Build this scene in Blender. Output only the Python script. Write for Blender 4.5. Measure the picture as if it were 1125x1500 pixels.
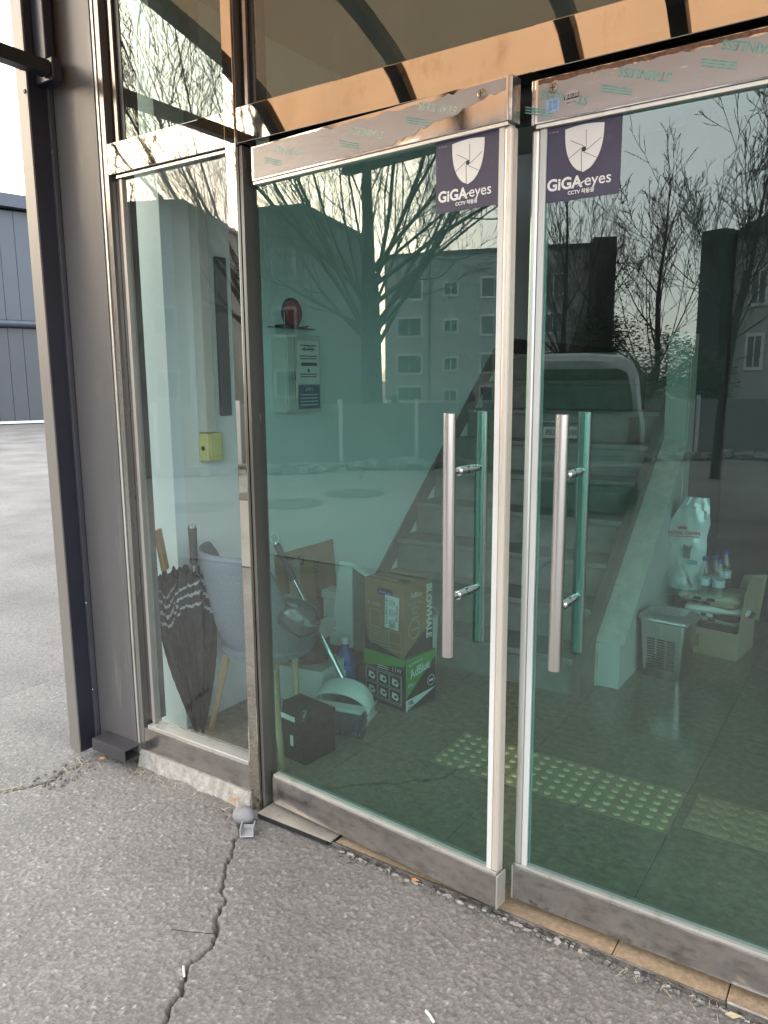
import bpy, bmesh, math, random
import numpy as np
from mathutils import Vector, Matrix
for o in list(bpy.data.objects): bpy.data.objects.remove(o)
S = bpy.context.scene
C = S.collection
R = math.radians
PI = math.pi

# ------------------------------------------------------------ camera
cam = bpy.data.cameras.new('camera'); camo = bpy.data.objects.new('camera', cam)
C.objects.link(camo); S.camera = camo
cam.sensor_fit = 'HORIZONTAL'; cam.sensor_width = 36; cam.lens = 36 * 1120 / 1125
cam.clip_start = 0.02; cam.clip_end = 900
yaw, pit, rol = R(33.8), R(9.8), R(-0.4)
fw = Vector((-math.sin(yaw) * math.cos(pit), math.cos(yaw) * math.cos(pit), -math.sin(pit)))
r0 = Vector((math.cos(yaw), math.sin(yaw), 0)); u0 = r0.cross(fw)
rr = r0 * math.cos(rol) + u0 * math.sin(rol); uu = u0 * math.cos(rol) - r0 * math.sin(rol)
M3 = Matrix((rr, uu, -fw)).transposed()
camo.matrix_world = Matrix.Translation((0, -1.83, 1.5)) @ M3.to_4x4()

# ------------------------------------------------------------ sky, sun, exposure
SUN_AZ, SUN_EL = 60.0, 11.0          # azimuth from -Y towards -X
W = bpy.data.worlds.new('World'); S.world = W; W.use_nodes = True
nt = W.node_tree; bg = nt.nodes['Background']
sky = nt.nodes.new('ShaderNodeTexSky'); sky.sky_type = 'NISHITA'; sky.sun_disc = False
sky.sun_elevation = R(SUN_EL); sky.sun_rotation = R(180 + SUN_AZ)
sky.air_density = 1.0; sky.dust_density = 3.0; sky.ozone_density = 1.0
nt.links.new(sky.outputs[0], bg.inputs[0]); bg.inputs[1].default_value = 0.06
veil = nt.nodes.new('ShaderNodeBackground'); veil.inputs[0].default_value = (0.93, 0.97, 1.0, 1); veil.inputs[1].default_value = 0.85
ad = nt.nodes.new('ShaderNodeAddShader')
nt.links.new(bg.outputs[0], ad.inputs[0]); nt.links.new(veil.outputs[0], ad.inputs[1])
nt.links.new(ad.outputs[0], nt.nodes['World Output'].inputs[0])
sl = bpy.data.lights.new('sun', 'SUN'); so = bpy.data.objects.new('sun', sl); C.objects.link(so)
sl.energy = 0.5; sl.angle = R(40); sl.color = (1.0, 0.82, 0.62)
sd = Vector((-math.sin(R(SUN_AZ)) * math.cos(R(SUN_EL)), -math.cos(R(SUN_AZ)) * math.cos(R(SUN_EL)), math.sin(R(SUN_EL))))
so.rotation_euler = sd.to_track_quat('Z', 'Y').to_euler(); so.location = (-20, -10, 20)
S.view_settings.view_transform = 'Standard'; S.view_settings.look = 'None'
S.view_settings.gamma = 1; S.view_settings.use_curve_mapping = False
S.view_settings.exposure = 1.95
S.cycles.max_bounces = 12; S.cycles.transparent_max_bounces = 24; S.cycles.diffuse_bounces = 5
S.cycles.glossy_bounces = 6; S.cycles.use_denoising = True; S.cycles.sample_clamp_indirect = 8
S.cycles.caustics_reflective = False; S.cycles.caustics_refractive = False

# ------------------------------------------------------------ materials
MATS = {}
def lk(t, a, b): t.links.new(a, b)
def pm(name, base, rough=0.6, metal=0.0, var=0.12, scale=8.0, bump=0.0, bscale=60.0, dirt=None, dirt_amt=0.0,
       stretch=(1, 1, 1), alpha=None, spec=0.5, trans=0.0, rvar=0.0, coat=0.0):
    """principled material: base colour varied by noise, optional dirt colour, bump and roughness variation"""
    if name in MATS: return MATS[name]
    m = bpy.data.materials.new(name); m.use_nodes = True; t = m.node_tree
    p = t.nodes['Principled BSDF']; MATS[name] = m
    tc = t.nodes.new('ShaderNodeTexCoord'); mp = t.nodes.new('ShaderNodeMapping'); mp.inputs['Scale'].default_value = stretch
    lk(t, tc.outputs['Object'], mp.inputs[0])
    n = t.nodes.new('ShaderNodeTexNoise'); n.inputs['Scale'].default_value = scale; n.inputs['Detail'].default_value = 6
    lk(t, mp.outputs[0], n.inputs['Vector'])
    cr = t.nodes.new('ShaderNodeValToRGB')
    lo = [max(0, c * (1 - var)) for c in base]; hi = [min(1, c * (1 + var)) for c in base]
    cr.color_ramp.elements[0].position = 0.32; cr.color_ramp.elements[1].position = 0.68
    cr.color_ramp.elements[0].color = (*lo, 1); cr.color_ramp.elements[1].color = (*hi, 1)
    lk(t, n.outputs['Fac'], cr.inputs[0]); out = cr.outputs[0]
    if dirt:
        n2 = t.nodes.new('ShaderNodeTexNoise'); n2.inputs['Scale'].default_value = scale * 2.7; n2.inputs['Detail'].default_value = 9
        n2.inputs['Roughness'].default_value = 0.68; lk(t, mp.outputs[0], n2.inputs['Vector'])
        rp = t.nodes.new('ShaderNodeMapRange'); rp.inputs[1].default_value = 0.66 - dirt_amt * 0.3; rp.inputs[2].default_value = 0.8 - dirt_amt * 0.2
        lk(t, n2.outputs['Fac'], rp.inputs[0]); mx = t.nodes.new('ShaderNodeMix'); mx.data_type = 'RGBA'
        lk(t, rp.outputs[0], mx.inputs[0]); lk(t, out, mx.inputs[6]); mx.inputs[7].default_value = (*dirt, 1); out = mx.outputs[2]
    lk(t, out, p.inputs['Base Color'])
    p.inputs['Roughness'].default_value = rough; p.inputs['Metallic'].default_value = metal
    if rvar:
        mr = t.nodes.new('ShaderNodeMapRange'); mr.inputs[3].default_value = max(0.01, rough - rvar); mr.inputs[4].default_value = rough + rvar
        n3 = t.nodes.new('ShaderNodeTexNoise'); n3.inputs['Scale'].default_value = scale * 1.7; n3.inputs['Detail'].default_value = 8
        lk(t, mp.outputs[0], n3.inputs['Vector']); lk(t, n3.outputs['Fac'], mr.inputs[0]); mr.inputs[1].default_value = 0.3; mr.inputs[2].default_value = 0.7
        lk(t, mr.outputs[0], p.inputs['Roughness'])
    p.inputs['Specular IOR Level'].default_value = spec
    if coat: p.inputs['Coat Weight'].default_value = coat
    if trans: p.inputs['Transmission Weight'].default_value = trans
    if bump:
        b = t.nodes.new('ShaderNodeBump'); b.inputs['Strength'].default_value = bump; b.inputs['Distance'].default_value = 0.004
        nb = t.nodes.new('ShaderNodeTexNoise'); nb.inputs['Scale'].default_value = bscale; nb.inputs['Detail'].default_value = 5
        lk(t, mp.outputs[0], nb.inputs['Vector']); lk(t, nb.outputs['Fac'], b.inputs['Height']); lk(t, b.outputs[0], p.inputs['Normal'])
    return m

def glass_mat(name, tint, ior, dust=0.02, refl=(1, 1, 1)):
    """architectural sheet glass: tinted see-through plus mirror reflection by Fresnel on whichever face is met first"""
    if name in MATS: return MATS[name]
    m = bpy.data.materials.new(name); m.use_nodes = True; t = m.node_tree; MATS[name] = m
    t.nodes.remove(t.nodes['Principled BSDF']); out = t.nodes['Material Output']
    tr = t.nodes.new('ShaderNodeBsdfTransparent'); tr.inputs[0].default_value = (*[c ** 0.5 for c in tint], 1)
    gl = t.nodes.new('ShaderNodeBsdfGlossy'); gl.inputs['Roughness'].default_value = 0.0; gl.inputs[0].default_value = (*refl, 1)
    geo = t.nodes.new('ShaderNodeNewGeometry'); fr = t.nodes.new('ShaderNodeFresnel'); fr.inputs[0].default_value = ior
    inv = t.nodes.new('ShaderNodeMath'); inv.operation = 'SUBTRACT'; inv.inputs[0].default_value = 1
    lk(t, geo.outputs['Backfacing'], inv.inputs[1])
    mu = t.nodes.new('ShaderNodeMath'); mu.operation = 'MULTIPLY'; lk(t, inv.outputs[0], mu.inputs[0]); lk(t, fr.outputs[0], mu.inputs[1])
    mx = t.nodes.new('ShaderNodeMixShader'); lk(t, mu.outputs[0], mx.inputs[0]); lk(t, tr.outputs[0], mx.inputs[1]); lk(t, gl.outputs[0], mx.inputs[2])
    wn = t.nodes.new('ShaderNodeTexNoise'); wn.inputs['Scale'].default_value = 2.2; wn.inputs['Detail'].default_value = 1
    wt = t.nodes.new('ShaderNodeTexCoord'); lk(t, wt.outputs['Object'], wn.inputs['Vector'])
    wb = t.nodes.new('ShaderNodeBump'); wb.inputs['Strength'].default_value = 0.12; wb.inputs['Distance'].default_value = 0.002
    lk(t, wn.outputs['Fac'], wb.inputs['Height']); lk(t, wb.outputs[0], gl.inputs['Normal'])
    # thin film of dust and specks on the surface
    df = t.nodes.new('ShaderNodeBsdfDiffuse'); df.inputs[0].default_value = (0.55, 0.55, 0.5, 1)
    tc = t.nodes.new('ShaderNodeTexCoord'); n1 = t.nodes.new('ShaderNodeTexNoise'); n1.inputs['Scale'].default_value = 5; n1.inputs['Detail'].default_value = 12
    n1.inputs['Roughness'].default_value = 0.75; mp = t.nodes.new('ShaderNodeMapping'); mp.inputs['Scale'].default_value = (1.6, 1.6, 0.5)
    lk(t, tc.outputs['Object'], mp.inputs[0]); lk(t, mp.outputs[0], n1.inputs['Vector'])
    n2 = t.nodes.new('ShaderNodeTexNoise'); n2.inputs['Scale'].default_value = 130; n2.inputs['Detail'].default_value = 2; lk(t, tc.outputs['Object'], n2.inputs['Vector'])
    m1 = t.nodes.new('ShaderNodeMapRange'); m1.inputs[1].default_value = 0.35; m1.inputs[2].default_value = 0.75; m1.inputs[3].default_value = 0; m1.inputs[4].default_value = dust * 3.2
    lk(t, n1.outputs['Fac'], m1.inputs[0])
    m2 = t.nodes.new('ShaderNodeMapRange'); m2.inputs[1].default_value = 0.66; m2.inputs[2].default_value = 0.74; m2.inputs[3].default_value = 0; m2.inputs[4].default_value = dust * 4
    lk(t, n2.outputs['Fac'], m2.inputs[0]); sm = t.nodes.new('ShaderNodeMath'); lk(t, m1.outputs[0], sm.inputs[0]); lk(t, m2.outputs[0], sm.inputs[1])
    mm = t.nodes.new('ShaderNodeMath'); mm.operation = 'MULTIPLY'; lk(t, sm.outputs[0], mm.inputs[0]); lk(t, inv.outputs[0], mm.inputs[1])
    m3 = t.nodes.new('ShaderNodeMixShader'); lk(t, mm.outputs[0], m3.inputs[0]); lk(t, mx.outputs[0], m3.inputs[1]); lk(t, df.outputs[0], m3.inputs[2])
    lk(t, m3.outputs[0], out.inputs[0])
    return m

G_DOOR = glass_mat('green_door_glass', (0.38, 0.67, 0.61), 1.92, 0.005, (0.90, 1.0, 0.96))
G_SIDE = glass_mat('side_window_glass', (0.88, 0.97, 0.96), 1.8, 0.006)
G_TOP = glass_mat('transom_glass', (0.42, 0.52, 0.48), 2.0, 0.03, (0.82, 0.98, 0.95))
G_CLEAR = glass_mat('clear_plastic', (0.78, 0.86, 0.86), 1.7, 0.05)
STEEL = pm('polished_stainless', (0.62, 0.585, 0.55), 0.10, 1.0, 0.07, 6, 0.02, 12, dirt=(0.40, 0.33, 0.27), dirt_amt=0.25, stretch=(1, 1, .35), rvar=0.07)
MIRROR = pm('mirror_stainless', (0.56, 0.53, 0.46), 0.022, 1.0, 0.06, 5, 0.0, 7, dirt=(0.44, 0.38, 0.30), dirt_amt=0.35, rvar=0.012, stretch=(1, 1, .5))
WORN = pm('worn_stainless', (0.50, 0.475, 0.45), 0.17, 0.9, 0.14, 12, 0.06, 60, dirt=(0.30, 0.27, 0.25), dirt_amt=0.6, rvar=0.09, stretch=(.4, 1, 1))
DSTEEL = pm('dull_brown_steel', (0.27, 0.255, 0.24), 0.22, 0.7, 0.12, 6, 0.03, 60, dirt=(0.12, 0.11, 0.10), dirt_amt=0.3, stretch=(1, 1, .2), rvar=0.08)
BRUSH = pm('brushed_steel', (0.66, 0.62, 0.60), 0.26, 1.0, 0.06, 30, 0.05, 160, stretch=(1, 1, .04))
CHROME = pm('chrome', (0.75, 0.75, 0.76), 0.08, 1.0, 0.02, 5)
ALU = pm('pale_aluminium', (0.66, 0.64, 0.60), 0.38, 0.75, 0.06, 7, dirt=(0.42, 0.38, 0.33), dirt_amt=0.3, stretch=(1, 1, .2))
STRIP = pm('white_edge_strip', (0.60, 0.595, 0.575), 0.35, 0.0, 0.04, 5, dirt=(0.5, 0.47, 0.42), dirt_amt=0.1, stretch=(1, 1, .15))
BEIGE = pm('beige_edge_profile', (0.62, 0.55, 0.47), 0.33, 0.35, 0.05, 7, dirt=(0.38, 0.33, 0.28), dirt_amt=0.2, stretch=(1, 1, .15))
COLP = pm('brown_grey_cladding', (0.110, 0.104, 0.104), 0.40, 0.2, 0.12, 4, 0.06, 30, dirt=(0.20, 0.185, 0.17), dirt_amt=0.3, stretch=(1, 1, .12), rvar=0.06)
COLF = pm('beige_grey_flange', (0.215, 0.197, 0.18), 0.42, 0.2, 0.06, 3, dirt=(0.24, 0.22, 0.2), dirt_amt=0.2, stretch=(1, 1, .12))
NAVY = pm('dark_navy_paint', (0.022, 0.023, 0.034), 0.32, 0.0, 0.1, 6, 0.03, 40)
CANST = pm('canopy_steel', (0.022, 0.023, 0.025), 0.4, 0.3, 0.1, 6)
WHITEP = pm('white_wall_paint', (0.74, 0.80, 0.81), 0.6, 0, 0.03, 2, 0.05, 90, dirt=(0.52, 0.54, 0.50), dirt_amt=0.06)
GREYP = pm('grey_wall_paint', (0.42, 0.45, 0.44), 0.6, 0, 0.05, 2, 0.05, 80, dirt=(0.3, 0.32, 0.3), dirt_amt=0.15)
CEILP = pm('ceiling_paint', (0.36, 0.36, 0.35), 0.7, 0, 0.03, 2)
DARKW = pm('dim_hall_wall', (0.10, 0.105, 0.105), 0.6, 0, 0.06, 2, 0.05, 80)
STAIR = pm('stair_terrazzo', (0.22, 0.22, 0.195), 0.38, 0, 0.12, 14, 0.03, 90, dirt=(0.24, 0.24, 0.22), dirt_amt=0.12)
SKIRT = pm('brown_skirting', (0.15, 0.135, 0.115), 0.4, 0, 0.1, 12)
CURB = pm('pale_terrazzo_coping', (0.52, 0.51, 0.46), 0.32, 0, 0.1, 16, 0.03, 60, dirt=(0.28, 0.27, 0.24), dirt_amt=0.3)
TILE = pm('floor_tile', (0.235, 0.195, 0.14), 0.15, 0, 0.22, 34, 0.02, 50, dirt=(0.15, 0.14, 0.11), dirt_amt=0.35, rvar=0.08)
GROUT = pm('tile_grout', (0.42, 0.40, 0.34), 0.7, 0, 0.1, 30)
TACD = pm('highlit_yellow_dome', (0.50, 0.40, 0.235), 0.4, 0, 0.2, 60, 0.04, 60, dirt=(0.18, 0.17, 0.10), dirt_amt=0.4)  # lighter than the tile: crest highlights put into the dome colour
TACT = pm('yellow_tactile', (0.34, 0.275, 0.17), 0.42, 0, 0.12, 22, 0.04, 60, dirt=(0.20, 0.18, 0.11), dirt_amt=0.4)
TACTW = pm('worn_tan_tactile', (0.38, 0.28, 0.18), 0.45, 0, 0.2, 16, 0.06, 40, dirt=(0.20, 0.16, 0.10), dirt_amt=0.5)
SILLT = pm('tan_sill_tile', (0.36, 0.26, 0.17), 0.65, 0, 0.22, 60, 0.3, 240, dirt=(0.22, 0.16, 0.11), dirt_amt=0.5)
CONC = pm('rough_concrete', (0.36, 0.335, 0.30), 0.9, 0, 0.25, 40, 1.0, 150, dirt=(0.22, 0.19, 0.15), dirt_amt=0.5)
CARD = pm('brown_cardboard', (0.30, 0.175, 0.095), 0.8, 0, 0.07, 9, 0.03, 50)
CARDP = pm('pale_cardboard', (0.36, 0.28, 0.19), 0.8, 0, 0.07, 9, 0.03, 50)
BLACKB = pm('black_box_print', (0.018, 0.018, 0.03), 0.5, 0, 0.1, 9)
GREENB = pm('green_box_print', (0.055, 0.30, 0.06), 0.5, 0, 0.05, 9)
PRINTW = pm('white_print', (0.72, 0.73, 0.72), 0.55, 0, 0.03, 9)
PRINTB = pm('black_print', (0.03, 0.03, 0.035), 0.55, 0, 0.03, 9)
PRINTT = pm('teal_print', (0.13, 0.33, 0.30), 0.5, 0, 0.25, 60)
PRINTR = pm('red_print', (0.45, 0.05, 0.05), 0.5, 0, 0.05, 9)
PLASTW = pm('white_plastic', (0.68, 0.69, 0.67), 0.35, 0, 0.03, 6, dirt=(0.45, 0.44, 0.4), dirt_amt=0.1)
PLASTG = pm('grey_plastic', (0.38, 0.38, 0.39), 0.4, 0, 0.05, 9)
PLASTK = pm('black_plastic', (0.02, 0.02, 0.022), 0.4, 0, 0.2, 30, 0.1, 200)
MESHG = pm('grey_mesh_panel', (0.16, 0.16, 0.15), 0.6, 0, 0.1, 40)
STICK = pm('purple_sticker', (0.048, 0.045, 0.085), 0.5, 0, 0.10, 14, dirt=(0.07, 0.067, 0.11), dirt_amt=0.3)
FILM = pm('protective_film', (0.34, 0.32, 0.315), 0.36, 0.12, 0.05, 9, 0.25, 26, dirt=(0.72, 0.69, 0.66), dirt_amt=0.15, stretch=(.5, 1, 2.5))
RUST = pm('torn_film_residue', (0.16, 0.085, 0.055), 0.8, 0, 0.4, 90, 0.3, 120)
FABRIC = pm('blue_grey_fabric', (0.18, 0.205, 0.235), 0.95, 0, 0.14, 160, 0.5, 420)
WOOD = pm('pale_wood', (0.46, 0.33, 0.19), 0.5, 0, 0.12, 14, stretch=(1, 1, .1))
UMBK = pm('black_umbrella_cloth', (0.014, 0.015, 0.016), 0.55, 0, 0.3, 40, 0.15, 60)
UMBS = pm('pale_umbrella_band', (0.26, 0.28, 0.28), 0.5, 0, 0.1, 40)
TANH = pm('ochre_handle', (0.36, 0.25, 0.06), 0.5, 0, 0.1, 20)
SWITCH = pm('yellowed_plastic', (0.62, 0.60, 0.26), 0.4, 0, 0.05, 12)
REDP = pm('red_lamp_plastic', (0.30, 0.02, 0.025), 0.35, 0, 0.05, 12)
CABIN = pm('cabinet_paint', (0.55, 0.57, 0.53), 0.4, 0, 0.04, 9)
BLUEP = pm('blue_notice', (0.05, 0.13, 0.20), 0.5, 0, 0.15, 30)
WASH = pm('blue_washer_fluid', (0.02, 0.10, 0.36), 0.15, 0, 0.1, 9)
LABB = pm('blue_label', (0.06, 0.22, 0.50), 0.4, 0, 0.2, 40)
STONE = pm('round_grey_stone', (0.24, 0.235, 0.24), 0.85, 0, 0.1, 40, 0.3, 90)
ORANGE = pm('orange_leaf', (0.62, 0.22, 0.07), 0.7, 0, 0.2, 60)
STRAW = pm('dry_straw', (0.50, 0.42, 0.27), 0.8, 0, 0.2, 40)
BARK = pm('bare_bark', (0.026, 0.024, 0.022), 0.9, 0, 0.2, 9)
LEAFD = pm('evergreen_leaf', (0.022, 0.04, 0.02), 0.7, 0, 0.4, 3)
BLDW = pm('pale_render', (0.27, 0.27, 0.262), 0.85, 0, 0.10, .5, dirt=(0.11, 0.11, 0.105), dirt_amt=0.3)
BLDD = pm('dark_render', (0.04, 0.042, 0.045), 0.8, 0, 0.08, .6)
BLDG = pm('grey_render', (0.10, 0.103, 0.10), 0.85, 0, 0.08, .6)
WINF = pm('grey_window_frame', (0.50, 0.50, 0.50), 0.5, 0, 0.02, 3)
WING = pm('dark_window_pane', (0.03, 0.035, 0.04), 0.08, 0, 0.1, 1)
ROOFT = pm('dark_roof_tile', (0.045, 0.047, 0.05), 0.6, 0, 0.2, 9)
FENCEM = pm('pale_fence_panel', (0.14, 0.145, 0.14), 0.6, 0, 0.05, 2)
SNOW = pm('pale_rubble', (0.22, 0.21, 0.20), 0.9, 0, 0.5, 6)
VANW = pm('silver_van_paint', (0.27, 0.275, 0.28), 0.28, 0.3, 0.02, 2)
VANG = pm('dark_van_glass', (0.012, 0.013, 0.014), 0.06, 0, 0.1, 2)
VANL = pm('red_tail_lamp', (0.10, 0.018, 0.018), 0.2, 0, 0.05, 9)
WAREU = pm('blue_grey_sheet', (0.075, 0.088, 0.108), 0.45, 0.2, 0.04, .8)
WAREL = pm('grey_sheet', (0.073, 0.078, 0.088), 0.5, 0.2, 0.04, .8)
IRON = pm('manhole_iron', (0.07, 0.068, 0.065), 0.6, 0.3, 0.2, 9)
PAD = pm('pale_concrete_pad', (0.225, 0.215, 0.20), 0.85, 0, 0.1, .9, 0.2, 30, dirt=(0.27, 0.26, 0.24), dirt_amt=0.4)

# bronze canopy sheet: tinted see-through with a soft translucent part
def canopy_mat():
    m = bpy.data.materials.new('bronze_polycarbonate'); m.use_nodes = True; t = m.node_tree; t.nodes.remove(t.nodes['Principled BSDF'])
    tr = t.nodes.new('ShaderNodeBsdfTransparent'); tr.inputs[0].default_value = (0.78, 0.62, 0.48, 1)
    tl = t.nodes.new('ShaderNodeBsdfTranslucent'); tl.inputs[0].default_value = (0.66, 0.50, 0.38, 1)
    a = t.nodes.new('ShaderNodeMixShader'); a.inputs[0].default_value = 0.8
    gl = t.nodes.new('ShaderNodeBsdfGlossy'); gl.inputs['Roughness'].default_value = 0.1
    b = t.nodes.new('ShaderNodeMixShader'); b.inputs[0].default_value = 0.05
    lk(t, tr.outputs[0], a.inputs[1]); lk(t, tl.outputs[0], a.inputs[2]); lk(t, a.outputs[0], b.inputs[1]); lk(t, gl.outputs[0], b.inputs[2])
    lk(t, b.outputs[0], t.nodes['Material Output'].inputs[0]); return m
BRONZE = canopy_mat()

# asphalt: chip tone comes from a vertex attribute near by and from a cell pattern further out
def asphalt_mat():
    m = bpy.data.materials.new('worn_asphalt'); m.use_nodes = True; t = m.node_tree; p = t.nodes['Principled BSDF']
    tc = t.nodes.new('ShaderNodeTexCoord')
    at = t.nodes.new('ShaderNodeAttribute'); at.attribute_name = 'tone'
    vo = t.nodes.new('ShaderNodeTexVoronoi'); vo.inputs['Scale'].default_value = 95; lk(t, tc.outputs['Object'], vo.inputs['Vector'])
    sep = t.nodes.new('ShaderNodeSeparateColor'); lk(t, vo.outputs['Color'], sep.inputs[0])
    fa = t.nodes.new('ShaderNodeMath'); fa.operation = 'GREATER_THAN'; fa.inputs[1].default_value = 0.001; lk(t, at.outputs['Fac'], fa.inputs[0])
    mixf = t.nodes.new('ShaderNodeMix'); fm = t.nodes.new('ShaderNodeMath'); fm.operation = 'MULTIPLY_ADD'; fm.inputs[1].default_value = .42; fm.inputs[2].default_value = .07; lk(t, sep.outputs[0], fm.inputs[0]); lk(t, fa.outputs[0], mixf.inputs[0]); lk(t, fm.outputs[0], mixf.inputs[2]); lk(t, at.outputs['Fac'], mixf.inputs[3])
    cr = t.nodes.new('ShaderNodeValToRGB'); lk(t, mixf.outputs[0], cr.inputs[0])
    e = cr.color_ramp.elements; e[0].position = 0.0; e[0].color = (0.05, 0.046, 0.043, 1); e[1].position = 1; e[1].color = (0.40, 0.38, 0.35, 1)
    for pos, c in ((0.10, (0.16, 0.149, 0.139)), (0.5, (0.225, 0.207, 0.190)), (0.82, (0.275, 0.254, 0.233)), (0.95, (0.35, 0.325, 0.298))):
        x = e.new(pos); x.color = (*c, 1)
    n = t.nodes.new('ShaderNodeTexNoise'); n.inputs['Scale'].default_value = 1.1; n.inputs['Detail'].default_value = 8; lk(t, tc.outputs['Object'], n.inputs['Vector'])
    mr = t.nodes.new('ShaderNodeMapRange'); mr.inputs[1].default_value = 0.3; mr.inputs[2].default_value = 0.7; mr.inputs[3].default_value = 0.72; mr.inputs[4].default_value = 1.22
    lk(t, n.outputs['Fac'], mr.inputs[0]); mx = t.nodes.new('ShaderNodeMix'); mx.data_type = 'RGBA'; mx.blend_type = 'MULTIPLY'; mx.inputs[0].default_value = 1
    lk(t, cr.outputs[0], mx.inputs[6]); lk(t, mr.outputs[0], mx.inputs[7])
    n4 = t.nodes.new('ShaderNodeTexNoise'); n4.inputs['Scale'].default_value = 380; n4.inputs['Detail'].default_value = 3; lk(t, tc.outputs['Object'], n4.inputs['Vector'])
    m4 = t.nodes.new('ShaderNodeMapRange'); m4.inputs[1].default_value = .3; m4.inputs[2].default_value = .7; m4.inputs[3].default_value = .75; m4.inputs[4].default_value = 1.25; lk(t, n4.outputs['Fac'], m4.inputs[0])
    mx2 = t.nodes.new('ShaderNodeMix'); mx2.data_type = 'RGBA'; mx2.blend_type = 'MULTIPLY'; mx2.inputs[0].default_value = 1
    lk(t, mx.outputs[2], mx2.inputs[6]); lk(t, m4.outputs[0], mx2.inputs[7]); lk(t, mx2.outputs[2], p.inputs['Base Color'])
    p.inputs['Roughness'].default_value = 0.8; p.inputs['Specular IOR Level'].default_value = 0.35
    b = t.nodes.new('ShaderNodeBump'); b.inputs['Strength'].default_value = 0.6; b.inputs['Distance'].default_value = 0.002
    b2 = t.nodes.new('ShaderNodeBump'); b2.inputs['Strength'].default_value = 0.7; b2.inputs['Distance'].default_value = 0.004; b2.invert = True
    lk(t, n4.outputs['Fac'], b.inputs['Height']); lk(t, vo.outputs['Distance'], b2.inputs['Height'])
    iv = t.nodes.new('ShaderNodeMapRange'); iv.inputs[3].default_value = .7; iv.inputs[4].default_value = 0.05; lk(t, fa.outputs[0], iv.inputs[0]); lk(t, iv.outputs[0], b2.inputs['Strength'])
    lk(t, b.outputs[0], b2.inputs['Normal']); lk(t, b2.outputs[0], p.inputs['Normal'])
    return m
ASPH = asphalt_mat()

# ------------------------------------------------------------ mesh helpers
class MB:
    def __init__(s): s.v = []; s.f = []; s.mi = []
    def add(s, vs, fs, mi=0):
        b = len(s.v); s.v += [tuple(v) for v in vs]; s.f += [tuple(i + b for i in f) for f in fs]; s.mi += [mi] * len(fs); return s
    def box(s, a, b, mi=0, M=None):
        x0, y0, z0 = [min(p, q) for p, q in zip(a, b)]; x1, y1, z1 = [max(p, q) for p, q in zip(a, b)]
        vs = [Vector(p) for p in ((x0, y0, z0), (x1, y0, z0), (x1, y1, z0), (x0, y1, z0), (x0, y0, z1), (x1, y0, z1), (x1, y1, z1), (x0, y1, z1))]
        if M is not None: vs = [M @ v for v in vs]
        return s.add(vs, [(0, 3, 2, 1), (4, 5, 6, 7), (0, 1, 5, 4), (1, 2, 6, 5), (2, 3, 7, 6), (3, 0, 4, 7)], mi)
    def tube(s, pts, rad, n=10, mi=0, cap=True, sx=1.0):
        pts = [Vector(p) for p in pts]
        if not isinstance(rad, (list, tuple)): rad = [rad] * len(pts)
        vs = []; pu = None
        for i, p in enumerate(pts):
            d = (pts[min(i + 1, len(pts) - 1)] - pts[max(i - 1, 0)])
            d = d.normalized() if d.length > 1e-9 else Vector((0, 0, 1))
            if pu is None: u = d.orthogonal().normalized()
            else:
                u = pu - d * pu.dot(d); u = u.normalized() if u.length > 1e-6 else d.orthogonal().normalized()
            pu = u; w = d.cross(u)
            for k in range(n):
                a = 2 * PI * k / n; vs.append(p + (u * math.cos(a) * sx + w * math.sin(a)) * rad[i])
        fs = []
        for i in range(len(pts) - 1):
            for k in range(n):
                k2 = (k + 1) % n; fs.append((i * n + k, i * n + k2, (i + 1) * n + k2, (i + 1) * n + k))
        if cap: fs.append(tuple(range(n - 1, -1, -1))); fs.append(tuple((len(pts) - 1) * n + k for k in range(n)))
        return s.add(vs, fs, mi)
    def prism(s, pts, fn, d0, d1, mi=0):
        """extrude a 2-D outline; fn(u, v, d) -> point"""
        n = len(pts); vs = [fn(u, v, d0) for u, v in pts] + [fn(u, v, d1) for u, v in pts]
        return s.add(vs, [tuple(range(n - 1, -1, -1)), tuple(range(n, 2 * n))] + [(k, (k + 1) % n, n + (k + 1) % n, n + k) for k in range(n)], mi)
    def lathe(s, prof, n=20, c=(0, 0, 0), mi=0):
        vs = []
        for r, z in prof:
            for k in range(n):
                a = 2 * PI * k / n; vs.append((c[0] + r * math.cos(a), c[1] + r * math.sin(a), c[2] + z))
        fs = [(i * n + k, i * n + (k + 1) % n, (i + 1) * n + (k + 1) % n, (i + 1) * n + k) for i in range(len(prof) - 1) for k in range(n)]
        fs += [tuple(range(n - 1, -1, -1)), tuple((len(prof) - 1) * n + k for k in range(n))]
        return s.add(vs, fs, mi)
    def mesh(s, name, mats, smooth=False, sharp=40):
        me = bpy.data.meshes.new(name); me.from_pydata(s.v, [], s.f)
        if not isinstance(mats, (list, tuple)): mats = [mats]
        for m in mats: me.materials.append(m)
        if len(mats) > 1: me.polygons.foreach_set('material_index', s.mi)
        bm = bmesh.new(); bm.from_mesh(me); bmesh.ops.recalc_face_normals(bm, faces=bm.faces); bm.to_mesh(me); bm.free()
        if smooth: me.shade_smooth(); me.set_sharp_from_angle(angle=R(sharp))
        me.update(); return me
    def build(s, name, mats, parent=None, smooth=False, bev=0.0, **kw):
        return link(name, s.mesh(name, mats, smooth), parent, bev, **kw)

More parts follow.
